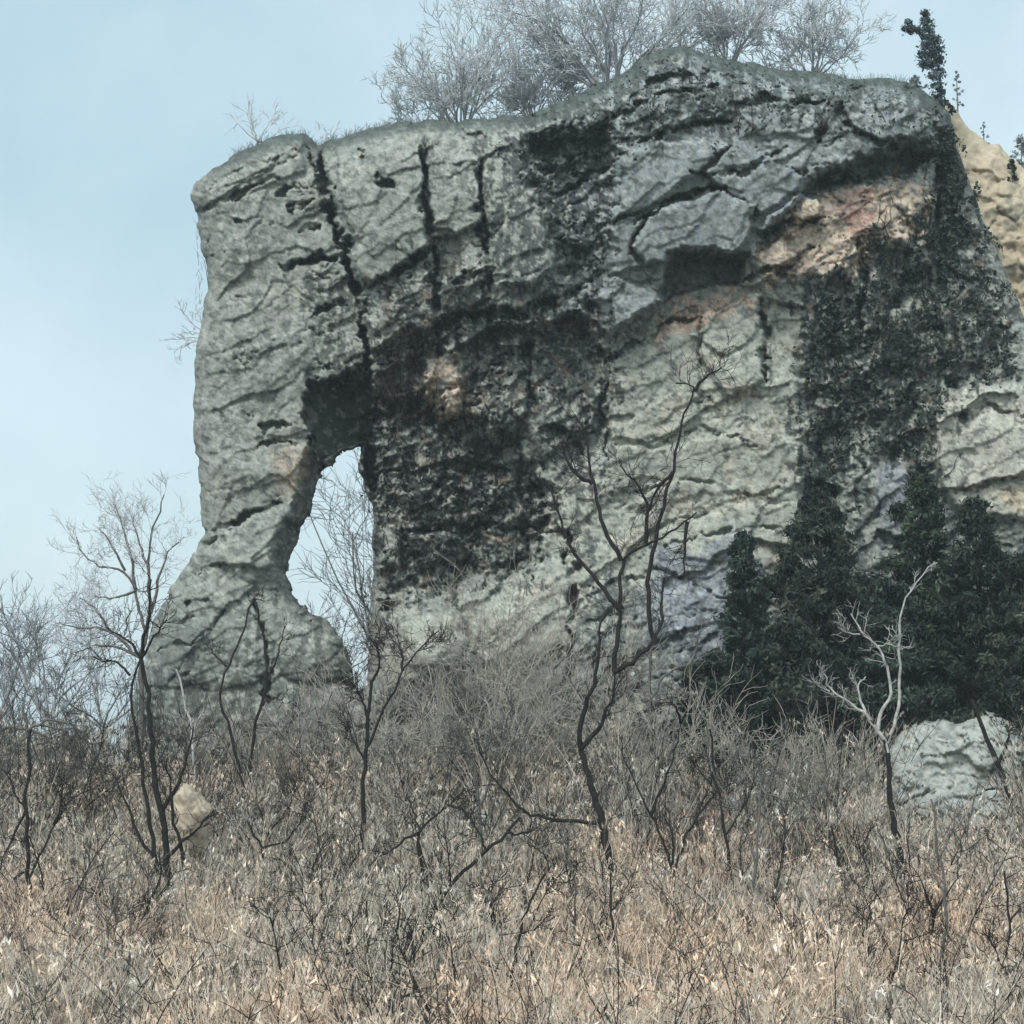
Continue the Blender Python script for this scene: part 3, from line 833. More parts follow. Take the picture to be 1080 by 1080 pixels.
traced('bare_tree', 'dark many-stemmed bare tree leaning up beside the left foot of the rock pillar', 44, [
    [(188, 988), (178, 930), (173, 878), (170, 848), (162, 814), (159, 759), (153, 714), (149, 694)],
    [(188, 988), (170, 940), (158, 870), (150, 814), (139, 750), (137, 712), (149, 694)],
    [(149, 694), (153, 671), (159, 647), (158, 610)], [(149, 694), (141, 680), (126, 671), (114, 663)],
    [(137, 712), (120, 694), (112, 700), (98, 690)], [(149, 694), (164, 670), (176, 652)],
    [(178, 930), (150, 890), (134, 850), (118, 815)], [(175, 905), (200, 882), (219, 862)], [(170, 856), (190, 828), (199, 790), (205, 768)],
    [(194, 960), (200, 930), (192, 900), (183, 860), (176, 800)],
], .085, M_BARK, 7, .6, 1, twr=.011, limb_r={1: .075, 2: .05, 3: .04, 4: .035, 5: .035, 6: .06, 7: .05, 8: .055, 9: .06})
traced('bare_tree', 'hazy grey bare tree with a rounded crown just left of the pillar', 57, [
    [(152, 800), (150, 740), (149, 694), (153, 671), (159, 647)],
    [(159, 647), (157, 602), (158, 566), (167, 543), (173, 521)],
    [(153, 671), (151, 659), (143, 623), (132, 602), (104, 598), (84, 582), (81, 566)],
    [(149, 694), (141, 690), (126, 671), (114, 663), (86, 663), (59, 657)],
    [(141, 690), (126, 682), (96, 680), (78, 690)],
    [(159, 647), (169, 602), (179, 578), (194, 566)],
    [(143, 623), (138, 580), (127, 552), (122, 530)], [(157, 602), (146, 572), (140, 545)], [(132, 602), (118, 575), (104, 556)], [(114, 663), (100, 640), (84, 630)], [(143, 623), (120, 632), (98, 628)],
], .10, M_BARK_GREY, 7, .9, 2, mc=M_BARK_RIM, twr=.013)

traced('bare_sapling', 'thin straight dark sapling with side stems at the far left edge', 42, [
    [(31, 985), (29, 920), (27, 855), (30, 800), (32, 768)],
    [(29, 920), (10, 930), (0, 942), (-12, 962)], [(27, 855), (14, 880), (4, 905), (-6, 940)], [(29, 930), (42, 905), (56, 870), (72, 845), (106, 826)], [(56, 870), (66, 850), (64, 820)], [(27, 855), (14, 830), (5, 812)],
], .055, M_BARK, 5, .6, 1, cat='sapling')

traced('arching_shrub', 'low shrub with a humped tangle of arching stems on the left bank', 53, [
    [(30, 800), (30, 770), (26, 752)], [(30, 770), (12, 764), (-4, 772), (-16, 792)], [(30, 770), (52, 757), (78, 764), (92, 780), (99, 800)],
    [(30, 770), (46, 774), (62, 790), (68, 812)], [(30, 775), (16, 786), (8, 806)], [(40, 764), (62, 768), (82, 785), (86, 805)],
], .07, M_BARK_GREY, 14, .5, 2, cat='shrub', tn='stem')

traced('bleached_snag', 'bleached white forked snag with a dark lower trunk against the dark evergreens', 45.5, [
    [(958, 942), (949, 900), (941, 850), (936, 805), (935, 785)],
    [(935, 785), (926, 770), (913, 751), (891, 738), (875, 729), (869, 710)],
    [(926, 770), (929, 754), (941, 729), (935, 700), (926, 681), (907, 669), (897, 647)],
    [(913, 751), (905, 729), (907, 718), (914, 713)], [(935, 785), (944, 765), (951, 729), (948, 681), (952, 634), (973, 606), (986, 592)], [(926, 681), (938, 681), (948, 681)],
    [(907, 669), (893, 668), (886, 662)], [(875, 729), (864, 724), (861, 716)],
], .10, M_BARK, 5, .45, 1, cat='dead tree', limb_r={1: .055, 2: .05, 3: .035, 4: .045, 5: .022, 6: .022, 7: .02})
sn = [o for o in COL.objects if o.name.startswith('bleached_snag')][0]
# pale barkless limbs are a mesh of their own above the dark trunk
for ch in list(sn.children):
    if ch.name.startswith('trunk'):
        me = ch.data; me.materials.append(M_BARK_PALE)
        nk = 15 * 6 - 6
        mi = np.ones(len(me.polygons), np.int32)
        co = np.array([v.co.z + sn.location.z for v in me.vertices]); zf = P(935, 792, 45.5)[2]
        for k, p in enumerate(me.polygons):
            mi[k] = 1 if co[p.vertices[0]] + rng.normal(0, .28) > zf else 0
        me.polygons.foreach_set('material_index', mi)
    else:
        ch.data.materials[0] = M_BARK_PALE

traced('forked_sapling', 'dark V-forked sapling right of the middle bare tree', 41, [
    [(683, 1072), (699, 1012), (707, 989), (710, 942), (711, 919)],
    [(711, 919), (697, 880), (687, 860), (672, 832), (658, 800), (652, 775)], [(711, 919), (722, 885), (738, 857), (746, 838)], [(687, 860), (700, 828), (712, 795), (718, 763)], [(711, 919), (712, 890), (700, 858)],
    [(718, 763), (712, 744), (703, 735)], [(738, 857), (757, 835), (770, 828)],
], .06, M_BARK, 5, .55, 1, cat='sapling')

traced('slender_sapling', 'slender upright stem with a pale forked top in the right half of the brush', 40, [
    [(787, 1078), (780, 1030), (790, 960), (797, 915), (802, 850), (803, 832)], [(797, 915), (790, 880), (776, 850), (756, 828), (748, 800), (745, 770)], [(803, 832), (826, 846), (846, 842), (870, 830)], [(802, 850), (812, 820), (816, 806)],
], .042, M_BARK_GREY, 6, .5, 1, cat='sapling')
traced('slender_sapling', 'grey slender stem standing below the pale rock slab', 36, [
    [(985, 1078), (990, 1030), (998, 985), (996, 940), (991, 905), (982, 842)], [(998, 985), (1012, 1005), (1030, 1010)], [(991, 905), (1003, 880), (1008, 858)], [(996, 940), (984, 920), (978, 900)],
], .036, M_BARK_GREY, 5, .45, 1, cat='sapling')
traced('slender_sapling', 'short crooked dark stem below the bleached snag', 44, [
    [(893, 990), (889, 950), (884, 905), (878, 870)], [(884, 905), (872, 890), (860, 886)], [(889, 950), (902, 925), (904, 905)],
], .04, M_BARK, 5, .45, 1, cat='sapling')
traced('slender_sapling', 'thin dark pole-like stem under the foot of the middle bare tree', 37, [
    [(653, 1078), (650, 1020), (645, 960), (643, 922)], [(650, 1020), (640, 1000), (628, 985)], [(645, 960), (657, 945), (664, 930)],
], .035, M_BARK, 5, .4, 1, cat='sapling')
traced('slender_sapling', 'curved dark stem leaning right at the bottom middle of the brush', 34, [
    [(531, 1078), (540, 1030), (548, 985), (560, 945), (574, 922)], [(540, 1030), (526, 1020), (512, 1018)], [(548, 985), (562, 980), (580, 966)],
], .034, M_BARK, 6, .4, 1, cat='sapling')
traced('leaning_sapling', 'dark sapling leaning up to the right below the arch', 42, [
    [(462, 948), (485, 923), (512, 899), (535, 878), (550, 862)], [(512, 899), (508, 882), (498, 866)], [(535, 878), (552, 880), (566, 872)],
], .055, M_BARK, 7, .5, 1, cat='sapling')
traced('crooked_sapling', 'crooked dark sapling with one drooping limb below the arch opening', 44, [
    [(451, 1022), (447, 960), (444, 900), (442, 878)], [(442, 878), (456, 862), (472, 849), (492, 832)], [(442, 878), (428, 886), (410, 898), (390, 912)], [(442, 878), (436, 860), (433, 842)], [(472, 849), (484, 852), (494, 860)],
], .06, M_BARK, 6, .5, 1, cat='sapling')
traced('bare_sapling', 'dark upright sapling standing just right of the arch opening', 47, [
    [(383, 905), (382, 850), (384, 800), (389, 760), (393, 718)], [(389, 760), (382, 735), (374, 722)], [(384, 800), (406, 745), (425, 708), (440, 684), (463, 665)], [(425, 708), (424, 690), (420, 676)], [(393, 718), (402, 700), (398, 680)], [(384, 800), (372, 780), (366, 760)],
], .07, M_BARK, 7, .6, 2, cat='sapling')
traced('slim_tree', 'thin stem with a bushy tip climbing the front of the pillar foot', 53, [
    [(256, 830), (253, 806), (240, 765), (229, 738), (239, 703), (256, 670), (262, 642)], [(262, 642), (268, 630), (280, 634)], [(239, 703), (226, 690), (218, 680)],
], .05, M_BARK, 6, .5, 1, cat='sapling')
traced('slim_tree', 'darker straighter stem beside the bushy-tipped one on the pillar foot', 54, [
    [(262, 830), (264, 785), (274, 745), (284, 714), (277, 664), (270, 634)], [(284, 714), (294, 690), (300, 660)], [(274, 745), (290, 735), (300, 742)],
], .06, M_BARK, 5, .5, 1, cat='sapling')
traced('pale_sapling', 'short pale stem against the left foot of the pillar', 52, [
    [(206, 838), (204, 800), (203, 772), (196, 740), (186, 705)], [(203, 772), (214, 750), (216, 730)],
], .05, M_BARK_PALE, 4, .4, 0, mc=M_BARK_GREY, cat='sapling')
traced('leaning_tree', 'dark trunk leaning left at the right edge beside the pale rock slab', 52, [
    [(1080, 885), (1066, 842), (1052, 806), (1036, 770), (1024, 738)], [(1052, 806), (1062, 785), (1066, 760)], [(1066, 842), (1050, 830), (1034, 836)],
], .09, M_BARK, 5, .5, 1)
traced('bare_sapling', 'grey sapling with a dark crooked side limb left of the evergreens', 53, [
    [(697, 850), (690, 800), (685, 745), (684, 700), (690, 668)], [(685, 745), (698, 712), (728, 699), (760, 686)], [(728, 699), (736, 680), (741, 654)], [(684, 745), (676, 720), (672, 704)],
], .06, M_BARK_GREY, 5, .5, 1, cat='sapling')
traced('bare_sapling', 'thin bare stem rising in front of the pale rock slab', 47, [
    [(1016, 925), (1019, 880), (1026, 845), (1032, 826)], [(1019, 880), (1010, 862), (1004, 850)],
], .03, M_BARK_GREY, 5, .4, 1, cat='sapling')
traced('bare_sapling', 'dark twisted sapling on the slope between the pillar foot and the brush', 40, [
    [(238, 1068), (234, 1030), (226, 1008), (208, 1000), (196, 1010)], [(234, 1030), (246, 1010), (262, 996), (276, 960)],
], .045, M_BARK, 6, .5, 1, cat='sapling')
traced('bare_sapling', 'small forked dark sapling amid grey undergrowth under the pillar', 44.5, [
    [(282, 975), (280, 930), (276, 895), (262, 868)], [(276, 895), (300, 890), (316, 872), (322, 850)], [(280, 930), (292, 915), (305, 910)],
], .045, M_BARK, 6, .5, 1, cat='sapling')
traced('bare_sapling', 'twiggy dark sapling between the arch and the middle bare tree', 45.5, [
    [(508, 900), (506, 850), (498, 800), (482, 760), (470, 735)], [(506, 850), (520, 815), (536, 780), (540, 750)], [(498, 800), (488, 790), (468, 786)],
], .05, M_BARK_GREY, 8, .6, 2, cat='sapling')
traced('bare_sapling', 'spindly dark sapling under the gap between the evergreens and the middle tree', 45, [
    [(772, 930), (766, 880), (756, 835), (752, 800), (748, 768)], [(766, 880), (786, 850), (800, 812)], [(756, 835), (740, 815), (728, 800)],
], .045, M_BARK, 6, .5, 1, cat='sapling')
traced('bare_sapling', 'crooked bare sapling in the lower right corner of the brush', 34, [
    [(1064, 1078), (1058, 1020), (1066, 970), (1060, 920)], [(1058, 1020), (1046, 1000), (1042, 980)], [(1066, 970), (1078, 950), (1090, 940)],
], .03, M_BARK, 6, .4, 1, cat='sapling')
traced('bare_sapling', 'thin leaning sapling at the bottom left of the brush', 33, [
    [(98, 1078), (108, 1030), (112, 985), (124, 940)], [(108, 1030), (92, 1008), (86, 990)], [(112, 985), (128, 970), (140, 966)],
], .028, M_BARK_GREY, 6, .4, 1, cat='sapling')
traced('bare_sapling', 'dark sapling with twin tips in the brush below the crooked sapling', 36, [
    [(372, 1078), (378, 1030), (390, 990), (386, 950)], [(378, 1030), (362, 1000), (352, 985)], [(390, 990), (404, 975), (410, 960)],
], .032, M_BARK, 6, .4, 1, cat='sapling')
r2 = random.Random(11)
n0 = 0
while n0 < 46:
    u_ = r2.uniform(10, 1070); Y_ = r2.uniform(31, 53)
    if 930 < u_ < 1070 and Y_ > 44: continue
    g = P(u_, 900, Y_); x_ = g[0]; z_ = float(ground_z(x_, Y_)) - .1
    T = Tree(); b_ = np.array([x_, Y_, z_]); H_ = r2.uniform(1.6, 3.4) * (1 if Y_ > 38 else .75)
    for q in range(r2.choice([1, 1, 2, 2, 3])):
        d_ = np.array([r2.gauss(0, .35), r2.gauss(0, .3), 1]); pts_ = [b_]
        for w in range(6):
            d_ = d_ + np.array([r2.gauss(0, .22), r2.gauss(0, .2), .05]); pts_.append(pts_[-1] + d_ / np.linalg.norm(d_) * H_ / 6)
        pa_ = smooth_path(pts_, 12, .015); rr_ = r2.uniform(.024, .05)
        T.add(pa_, rr_, .008, 12); T.sprout(pa_, .012, 11, H_ * .28, 1, .25, up=.35, crook=.3, nchild=4, minr=.007)
    T.build('bare_sapling', tuple(b_), 'thin crooked leafless sapling standing in the dead brush below the cliff', 'sapling', M_BARK if r2.random() < .8 else M_BARK_GREY, None, 'thin saplings scattered through the brush')
    n0 += 1
traced('fallen_branch', 'long pale fallen branch lying across the brush at the bottom', 32, [
    [(798, 1082), (770, 1066), (740, 1050), (700, 1036), (640, 1020)], [(740, 1050), (720, 1056), (700, 1054)], [(700, 1036), (690, 1028), (672, 1024)],
], .03, M_BARK_PALE, 5, .3, 0, mc=M_BARK_GREY, cat='branch', root=False, tn='stem')


def fan_tree(name, label, u, v, Y, height_px, spread, stems_n, lvl, mat, cat='bare tree', r=.06, trunk=.0, up=.25, nch=5, minr=.008, lean=0.0, group=None, inset=0.0, shrink=.55, mt=None, wide=0.0):
    """a bare tree or shrub whose foot stands at picture (u, v), Y metres away"""
    T = Tree()
    s = Y / F
    H = height_px * s
    b = P(u, v, Y)
    base = b - np.array([0, 0, inset])
    fork = b + np.array([lean * H * trunk, 0, H * trunk])
    T.add(smooth_path([base, (base + fork) / 2 + rng.normal(0, .03, 3), fork + np.array([0, 0, .02])], 7, .01), r, r * .8, 7)
    for k in range(stems_n):
        a = (k + .5) / stems_n * 2 - 1
        d = np.array([a * spread + rng.normal(0, .22) + lean, rng.normal(0, .35), rng.uniform(.7, 1.1)])
        d /= np.linalg.norm(d)
        L = H * (1 - trunk) * rng.uniform(.55, .95)
        f0 = fork + np.array([a * spread * H * wide, rng.normal(0, .1), -.25 * wide * H])
        p = smooth_path([f0, f0 + d * L * .35 + rng.normal(0, .05, 3) * L, f0 + d * L * .7 + rng.normal(0, .08, 3) * L, f0 + d * L + np.array([d[0] * .1, 0, .08]) * L], 9, .02)
        T.add(p, r * .7, r * .22, 9)
        T.sprout(p, max(minr, r * .3), nch, L * .5, lvl, .18, up=up, crook=.2, nchild=4, minr=minr, shrink=shrink)
    return T.build(name, tuple(base), label, cat, mt or mat, mat, group)


RIM = M_BARK_RIM
M_RIMLIMB = noise_mat('pale_limb_bark', [(.3, (.16, .175, .18)), (.7, (.30, .32, .33))], 4)
fan_tree('rim_shrub', 'small bare shrub on top of the rock pillar', 272, 152, 62.6, 44, 1.0, 7, 1, RIM, 'shrub', .035, .05, inset=.4)
fan_tree('rim_shrub', 'tiny bare shrub in the notch between pillar and main cliff', 346, 152, 62.8, 26, .8, 5, 1, RIM, 'shrub', .025, .05, inset=.4, nch=4)
fan_tree('rim_tree', 'bushy bare tree left of the large one on the cliff top', 485, 134, 66, 112, .7, 14, 2, RIM, 'bare tree', .06, .04, nch=10, minr=.015, inset=.5, mt=M_RIMLIMB, wide=.14)
fan_tree('rim_shrub', 'dense low grey shrub under the left side of the large cliff-top tree', 562, 122, 68, 58, 1.0, 14, 2, RIM, 'shrub', .04, .02, nch=10, minr=.015, inset=.5, mt=M_RIMLIMB, wide=.14)
fan_tree('rim_tree', 'large wide-spreading bare tree standing on the cliff top', 645, 92, 66.5, 150, 1.1, 17, 2, RIM, 'bare tree', .085, .05, nch=13, minr=.015, inset=.6, mt=M_RIMLIMB, wide=.14)
fan_tree('rim_tree', 'narrow bushy bare tree just right of the large one on the cliff top', 768, 72, 67, 92, .5, 12, 2, RIM, 'bare tree', .05, .04, nch=11, minr=.015, inset=.5, mt=M_RIMLIMB, wide=.14)
fan_tree('rim_tree', 'upright feathery bare tree standing alone on the right of the cliff top', 858, 82, 67, 86, .5, 11, 2, RIM, 'bare tree', .05, .04, nch=11, minr=.015, inset=.5, mt=M_RIMLIMB, wide=.14)
for (u, v, Y, h, sp, n_, lb) in (
        (596, 108, 68.5, 70, .8, 9, 'hazy grey shrub close against the left side of the large cliff-top tree'),
        (522, 126, 69, 62, .7, 8, 'pale bare shrub between the bushy tree and the dense low shrub on the cliff top'),
        (446, 132, 67.5, 56, .9, 8, 'small bare shrub at the left end of the cliff-top row')):
    fan_tree('rim_shrub', lb, u, v, Y, h, sp, n_, 2, RIM, 'shrub', .04, .03, nch=8, inset=.6, minr=.012, mt=RIM, wide=.3)
fan_tree('rim_shrub', 'small twiggy shrub between the two right-hand cliff-top trees', 812, 76, 68, 34, .9, 6, 1, RIM, 'shrub', .03, .02, nch=5, inset=.5, mt=M_RIMLIMB, wide=.14)
T = Tree()
b0 = P(212, 352, 62.2)
for (q, w) in (((190, 368), .03), ((174, 358), .025), ((205, 318), .03), ((190, 326), .02), ((182, 372), .02), ((196, 345), .025)):
    e_ = P(q[0], q[1], 62.2 + rng.normal(0, .4)); p = smooth_path([b0 + np.array([.3, 0, -.1]), b0 + (e_ - b0) * .5 + rng.normal(0, .05, 3), e_], 8, .02)
    T.add(p, w, w * .4, 8); T.sprout(p, .012, 7, .35, 1, .3, up=.3, crook=.25, nchild=3, minr=.009)
T.build('ledge_shrub', tuple(b0), 'leafless shrub jutting from the left side of the pillar', 'shrub', RIM, RIM)

FAR = noise_mat('far_bark', [(.3, (.20, .22, .225)), (.7, (.34, .36, .37))], 4)  # distance haze painted in as paler bark
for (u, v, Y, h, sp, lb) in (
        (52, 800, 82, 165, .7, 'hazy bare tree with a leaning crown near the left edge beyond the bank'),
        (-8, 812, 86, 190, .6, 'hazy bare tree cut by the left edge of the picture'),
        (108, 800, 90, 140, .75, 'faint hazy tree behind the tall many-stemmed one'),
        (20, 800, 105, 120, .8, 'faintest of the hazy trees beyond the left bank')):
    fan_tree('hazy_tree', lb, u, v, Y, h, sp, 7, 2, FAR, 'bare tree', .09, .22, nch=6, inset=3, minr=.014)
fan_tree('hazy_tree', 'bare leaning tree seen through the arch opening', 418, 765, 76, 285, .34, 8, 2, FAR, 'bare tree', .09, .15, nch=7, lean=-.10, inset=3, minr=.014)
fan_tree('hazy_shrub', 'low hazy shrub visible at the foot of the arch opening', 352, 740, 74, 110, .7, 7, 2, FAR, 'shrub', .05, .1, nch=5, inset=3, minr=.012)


M_TWIG = noise_mat('weathered_twigs', [(.3, (.20, .195, .17)), (.7, (.50, .475, .41))], 3)
for (u, v, Y, h, sp, lb) in (
        (424, 800, 56, 120, .7, 'grey twiggy shrub just right of the foot of the arch opening'),
        (478, 800, 56.5, 160, .8, 'wide grey shrub before the rounded rock bulges at the cliff foot'),
        (545, 805, 55.5, 150, .8, 'grey bare shrub left of the middle bare tree at the cliff foot'),
        (330, 800, 57, 80, .9, 'grey twiggy shrub at the right foot of the pillar'),
        (606, 810, 55, 150, .6, 'upright grey shrub directly behind the trunk of the middle bare tree'),
        (512, 830, 52, 130, .8, 'nearer tan-grey shrub left of the low arching limb of the middle tree'),
        (400, 835, 51.5, 90, .9, 'spreading tan-grey shrub below the arch opening'),
        (690, 840, 52, 130, .7, 'tan-grey shrub between the middle bare tree and the evergreen bush'),
        (800, 850, 51, 100, .9, 'low twiggy shrub in front of the pointed small evergreen'),
        (868, 850, 51, 84, .9, 'low grey shrub in front of the evergreens left of the bleached snag'),
        (276, 825, 55, 60, .9, 'low grey shrub between the pillar foot and the tan boulder'),
        (226, 815, 57, 50, .8, 'small grey shrub beneath the two thin stems on the pillar foot')):
    fan_tree('bare_shrub', lb, u, v, Y, h, sp, 11, 1, M_TWIG, 'shrub', .026, .03, nch=12, inset=1.2, minr=.009, mt=M_TWIG, wide=.2)

# ------------------------------------------------------------------ evergreens
GREEN = [(.022, .036, .030), (.038, .058, .047), (.014, .022, .019), (.065, .09, .072)]


def foliage_pts(n_cl, per, C, rad):
    """leaf centres in n_cl clumps around C, clump radius rad"""
    i = np.repeat(np.arange(n_cl), per)
    d = rng.normal(size=(len(i), 3)); d /= np.linalg.norm(d, axis=1, keepdims=True)
    return C[i] + d * (rad[i] * np.clip(np.abs(rng.normal(.55, .4, len(i))), 0, 1.7))[:, None] * np.array([1, 1, .7]), i


def evergreen(name, label, u, vtop, vbase, hw, Y, n_cl=120, per=70, lsz=.10, cat='evergreen tree', prof=.6, group=None, gap=.12, irregular=.3):
    s = Y / F
    b = P(u, vbase, Y); H = (vbase - vtop) * s; R = hw * s
    gz = ground_z(b[0], b[1]) - .1
    base = np.array([b[0], b[1], min(gz, b[2])]); H = b[2] + H - base[2]
    lowf = max(0.0, (b[2] - base[2]) / H) * .8
    T = Tree()
    T.add(smooth_path([base, base + np.array([rng.normal(0, .08), 0, H * .5]), base + np.array([0, 0, H * .97])], 12, .02), max(.05, R * .07), .015, 12)
    t = lowf + (1 - lowf) * rng.uniform(0, 1, n_cl) ** 1.15
    rr = R * np.clip((1 - t) / (1 - lowf), 0, 1) ** prof * (.55 + .45 * np.clip((t - lowf) * 8, 0, 1))
    a = rng.uniform(0, 6.283, n_cl)
    lob = 1 + irregular * np.sin(a * 3 + t * 9 + u) * rng.uniform(.4, 1.1, n_cl)
    q = rng.uniform(.25, 1, n_cl) ** .6 * lob
    C = base + np.stack([np.cos(a) * rr * q, np.sin(a) * rr * q, t * H + rng.normal(0, .12, n_cl)], -1)
    for c in C[::2]:
        t0 = np.clip((c[2] - base[2]) / H - .08, .03, .95)
        T.add([base + np.array([0, 0, t0 * H]), (base + np.array([0, 0, t0 * H]) + c) / 2 - np.array([0, 0, .05]), c], .02, .006, 4)
    rad = (.16 + .30 * rng.uniform(0, 1, n_cl)) * (R / 1.5) ** .5 * (.55 + .6 * (1 - t))
    L, i = foliage_pts(n_cl, int(per * 1.5), C, rad)
    top = np.stack([base[0] + rng.normal(0, .04, 60), base[1] + rng.normal(0, .04, 60), base[2] + H * rng.uniform(.93, 1.0, 60)], -1)
    L = np.concatenate([L, top])
    cc = palette(n_cl + 1, GREEN, (3, 3, 2, 1.2), .15) * (rng.uniform(.8, 1.2) * np.array([rng.uniform(.9, 1.3), 1, rng.uniform(.8, 1.05)]))
    cl = cc[np.concatenate([i, np.full(60, n_cl)])] * rng.uniform(.7, 1.35, (len(L), 1))
    V, qd, col = leafquads(L, rng.uniform(.5, 1.4, len(L)) * lsz * .68, cl, 2.8, .8)
    root = empty(name, tuple(base), label, cat, group)
    V1, q1 = T.mesh(T.limb, 5)
    mesh_obj('trunk', V1, [q1], M_BARK, root, smooth=True, loc=base)
    mesh_obj('crown', V, [qd], M_LEAF, root, cols=col, loc=base)
    return root


evergreen('evergreen_tree', 'small pointed dark evergreen at the left end of the row under the cliff', 788, 566, 790, 44, 56.5, 170, 90)
evergreen('evergreen_tree', 'tallest broad cone-shaped evergreen in the row below the dark stained rock', 866, 524, 790, 100, 57, 400, 90)
evergreen('evergreen_tree', 'low broad evergreen filling the gap directly behind the bleached snag', 930, 612, 778, 84, 56.2, 270, 90)
evergreen('evergreen_tree', 'slim tall evergreen reaching up the rock just right of the bleached snag', 978, 502, 785, 70, 57.2, 280, 90)
evergreen('evergreen_tree', 'shaggy evergreen with a blunt top second from the right in the row', 1036, 530, 776, 76, 56.2, 300, 90, prof=.6)
evergreen('evergreen_tree', 'evergreen cut by the right edge of the picture', 1088, 590, 870, 78, 55, 280, 90, prof=.7)
evergreen('evergreen_bush', 'low dark evergreen bush left of the evergreen row', 752, 694, 800, 42, 55, 150, 90, cat='evergreen bush', prof=.35)

# the leaning evergreen on the cliff edge, its knotted outline traced
T = Tree()
LE = 64.0
spine = [(993, 116), (992, 90), (990, 66), (984, 46), (978, 28), (976, 10)]
arm = [(980, 34), (970, 30), (960, 27), (957, 20)]
ps = smooth_path(P([a for a, _ in spine], [b for _, b in spine], LE), 14, .01); pa = smooth_path(P([a for a, _ in arm], [b for _, b in arm], LE), 6, .01)
T.add(np.concatenate([[ps[0] - np.array([0, 0, .4])], ps]), .07, .02, 14); T.add(pa, .03, .012, 6)
blobs = [(976, 14, 3.5), (977, 22, 5.5), (979, 29, 6), (970, 33, 4), (961, 31, 4.5), (958, 23, 3.5), (955, 30, 3), (978, 38, 7), (986, 42, 7), (976, 48, 7.5), (988, 52, 8), (981, 58, 9), (973, 58, 5), (990, 64, 6), (982, 68, 8), (974, 68, 4), (991, 76, 5),
         (985, 80, 6), (988, 90, 6), (993, 96, 4), (989, 103, 5), (993, 110, 5)]
C = P([a for a, _, _ in blobs], [b for _, b, _ in blobs], LE + rng.normal(0, .08, len(blobs)))
L, i = foliage_pts(len(blobs), 260, C, np.array([r for _, _, r in blobs]) * LE / F * 1.25 * rng.uniform(.8, 1.25, len(blobs)))
V, qd, col = leafquads(L, rng.uniform(.5, 1.3, len(L)) * .075, palette(len(blobs), [(.075, .108, .118), (.11, .15, .16), (.05, .072, .078)], (2, 2, 1))[i] * rng.uniform(.7, 1.3, (len(L), 1)), 1.8, .8)  # bluish haze painted into the needle colours
b0 = ps[0] - np.array([0, 0, .4])
root = empty('leaning_evergreen', tuple(b0), 'slender knotted evergreen with one side arm leaning out on the right cliff edge', 'evergreen tree')
V1, q1 = T.mesh(T.limb, 5); mesh_obj('trunk', V1, [q1], M_BARK, root, smooth=True, loc=b0); mesh_obj('crown', V, [qd], M_LEAF, root, cols=col, loc=b0)


def mini_conifer(label, u, vt, vb, hw, Y, tint, n=36, per=90, lsz=.045):
    s = Y / F; b = P(u, vb, Y); H = (vb - vt) * s; R = hw * s
    T = Tree(); base = b - np.array([0, 0, .4])
    T.add([base, b + np.array([0, 0, H * .9])], .035, .01, 6)
    t = rng.uniform(.12, 1, n); a = rng.uniform(0, 6.283, n); q = R * (1 - t) ** .6 * rng.uniform(.3, 1.1, n)
    C = b + np.stack([np.cos(a) * q, np.sin(a) * q, t * H], -1)
    L, i = foliage_pts(n, per, C, rng.uniform(.05, .14, n) * (R / .5))
    V, qd, col = leafquads(L, rng.uniform(.6, 1.3, len(L)) * lsz, palette(n, tint, [1] * len(tint))[i] * rng.uniform(.7, 1.3, (len(L), 1)), 1.8, .8)
    root = empty('small_evergreen', tuple(base), label, 'evergreen tree')
    V1, q1 = T.mesh(T.limb, 5); mesh_obj('trunk', V1, [q1], M_BARK_GREY, root, smooth=True, loc=base); mesh_obj('crown', V, [qd], M_LEAF, root, cols=col, loc=base)


PALEG = [(.22, .28, .29), (.28, .33, .33), (.17, .21, .22)]  # foliage colour paled, haze painted in
mini_conifer('little grey evergreen right beside the leaning one on the cliff edge', 1010, 72, 116, 8, 67.5, PALEG, 22, 30)
mini_conifer('tiny evergreen alone halfway down the crest of the tan slope', 1038, 126, 156, 6, 67.5, PALEG, 14, 26)
mini_conifer('rounded pale evergreen on the tan slope crest at the right edge', 1078, 140, 190, 16, 68.5, PALEG, 50, 50)
mini_conifer('dark little bush on the face of the tan slope', 1068, 166, 205, 9, 65.4, GREEN, 40, 50)
mini_conifer('low grey bush on the rim just left of the leaning evergreen', 966, 79, 93, 12, 65, PALEG, 26, 30)


# dead grass along the rim
ru = rng.uniform(205, 985, 2600); ol = np.array(OUT[11:43], float)
ol = ol[np.argsort(ol[:, 0])]
rv = np.interp(ru, ol[:, 0], ol[:, 1]) + 4
kk = fbm(ru / 30, ru * 0, 500, 3) > -.25
ru, rv = ru[kk], rv[kk]
rb = P(ru, rv, 62.2 + 1.2 * sst(330, 410, ru) + rng.uniform(-.25, .6, len(ru)))
hh = rng.uniform(.12, .42, len(ru)); t_ = np.linspace(0, 1, 4)
dd_ = rng.normal(0, .35, (len(ru), 2))
pp = rb[:, None, :] + np.stack([dd_[:, :1] * hh[:, None] * t_ ** 2, dd_[:, 1:] * hh[:, None] * t_ ** 2, hh[:, None] * t_ - .06], -1)
V1, q1, c1 = tubes(pp, np.full((len(ru), 4), .009) * np.linspace(1, .4, 4), 3, palette(len(ru), [(.12, .13, .11), (.20, .20, .16), (.07, .08, .07)], (2, 1, 2)))
tag(mesh_obj('rim_grass', V1, [q1], M_DRY, cols=c1), 'short dead grass fringing the top edge of the cliff', 'grass', kind='stuff')


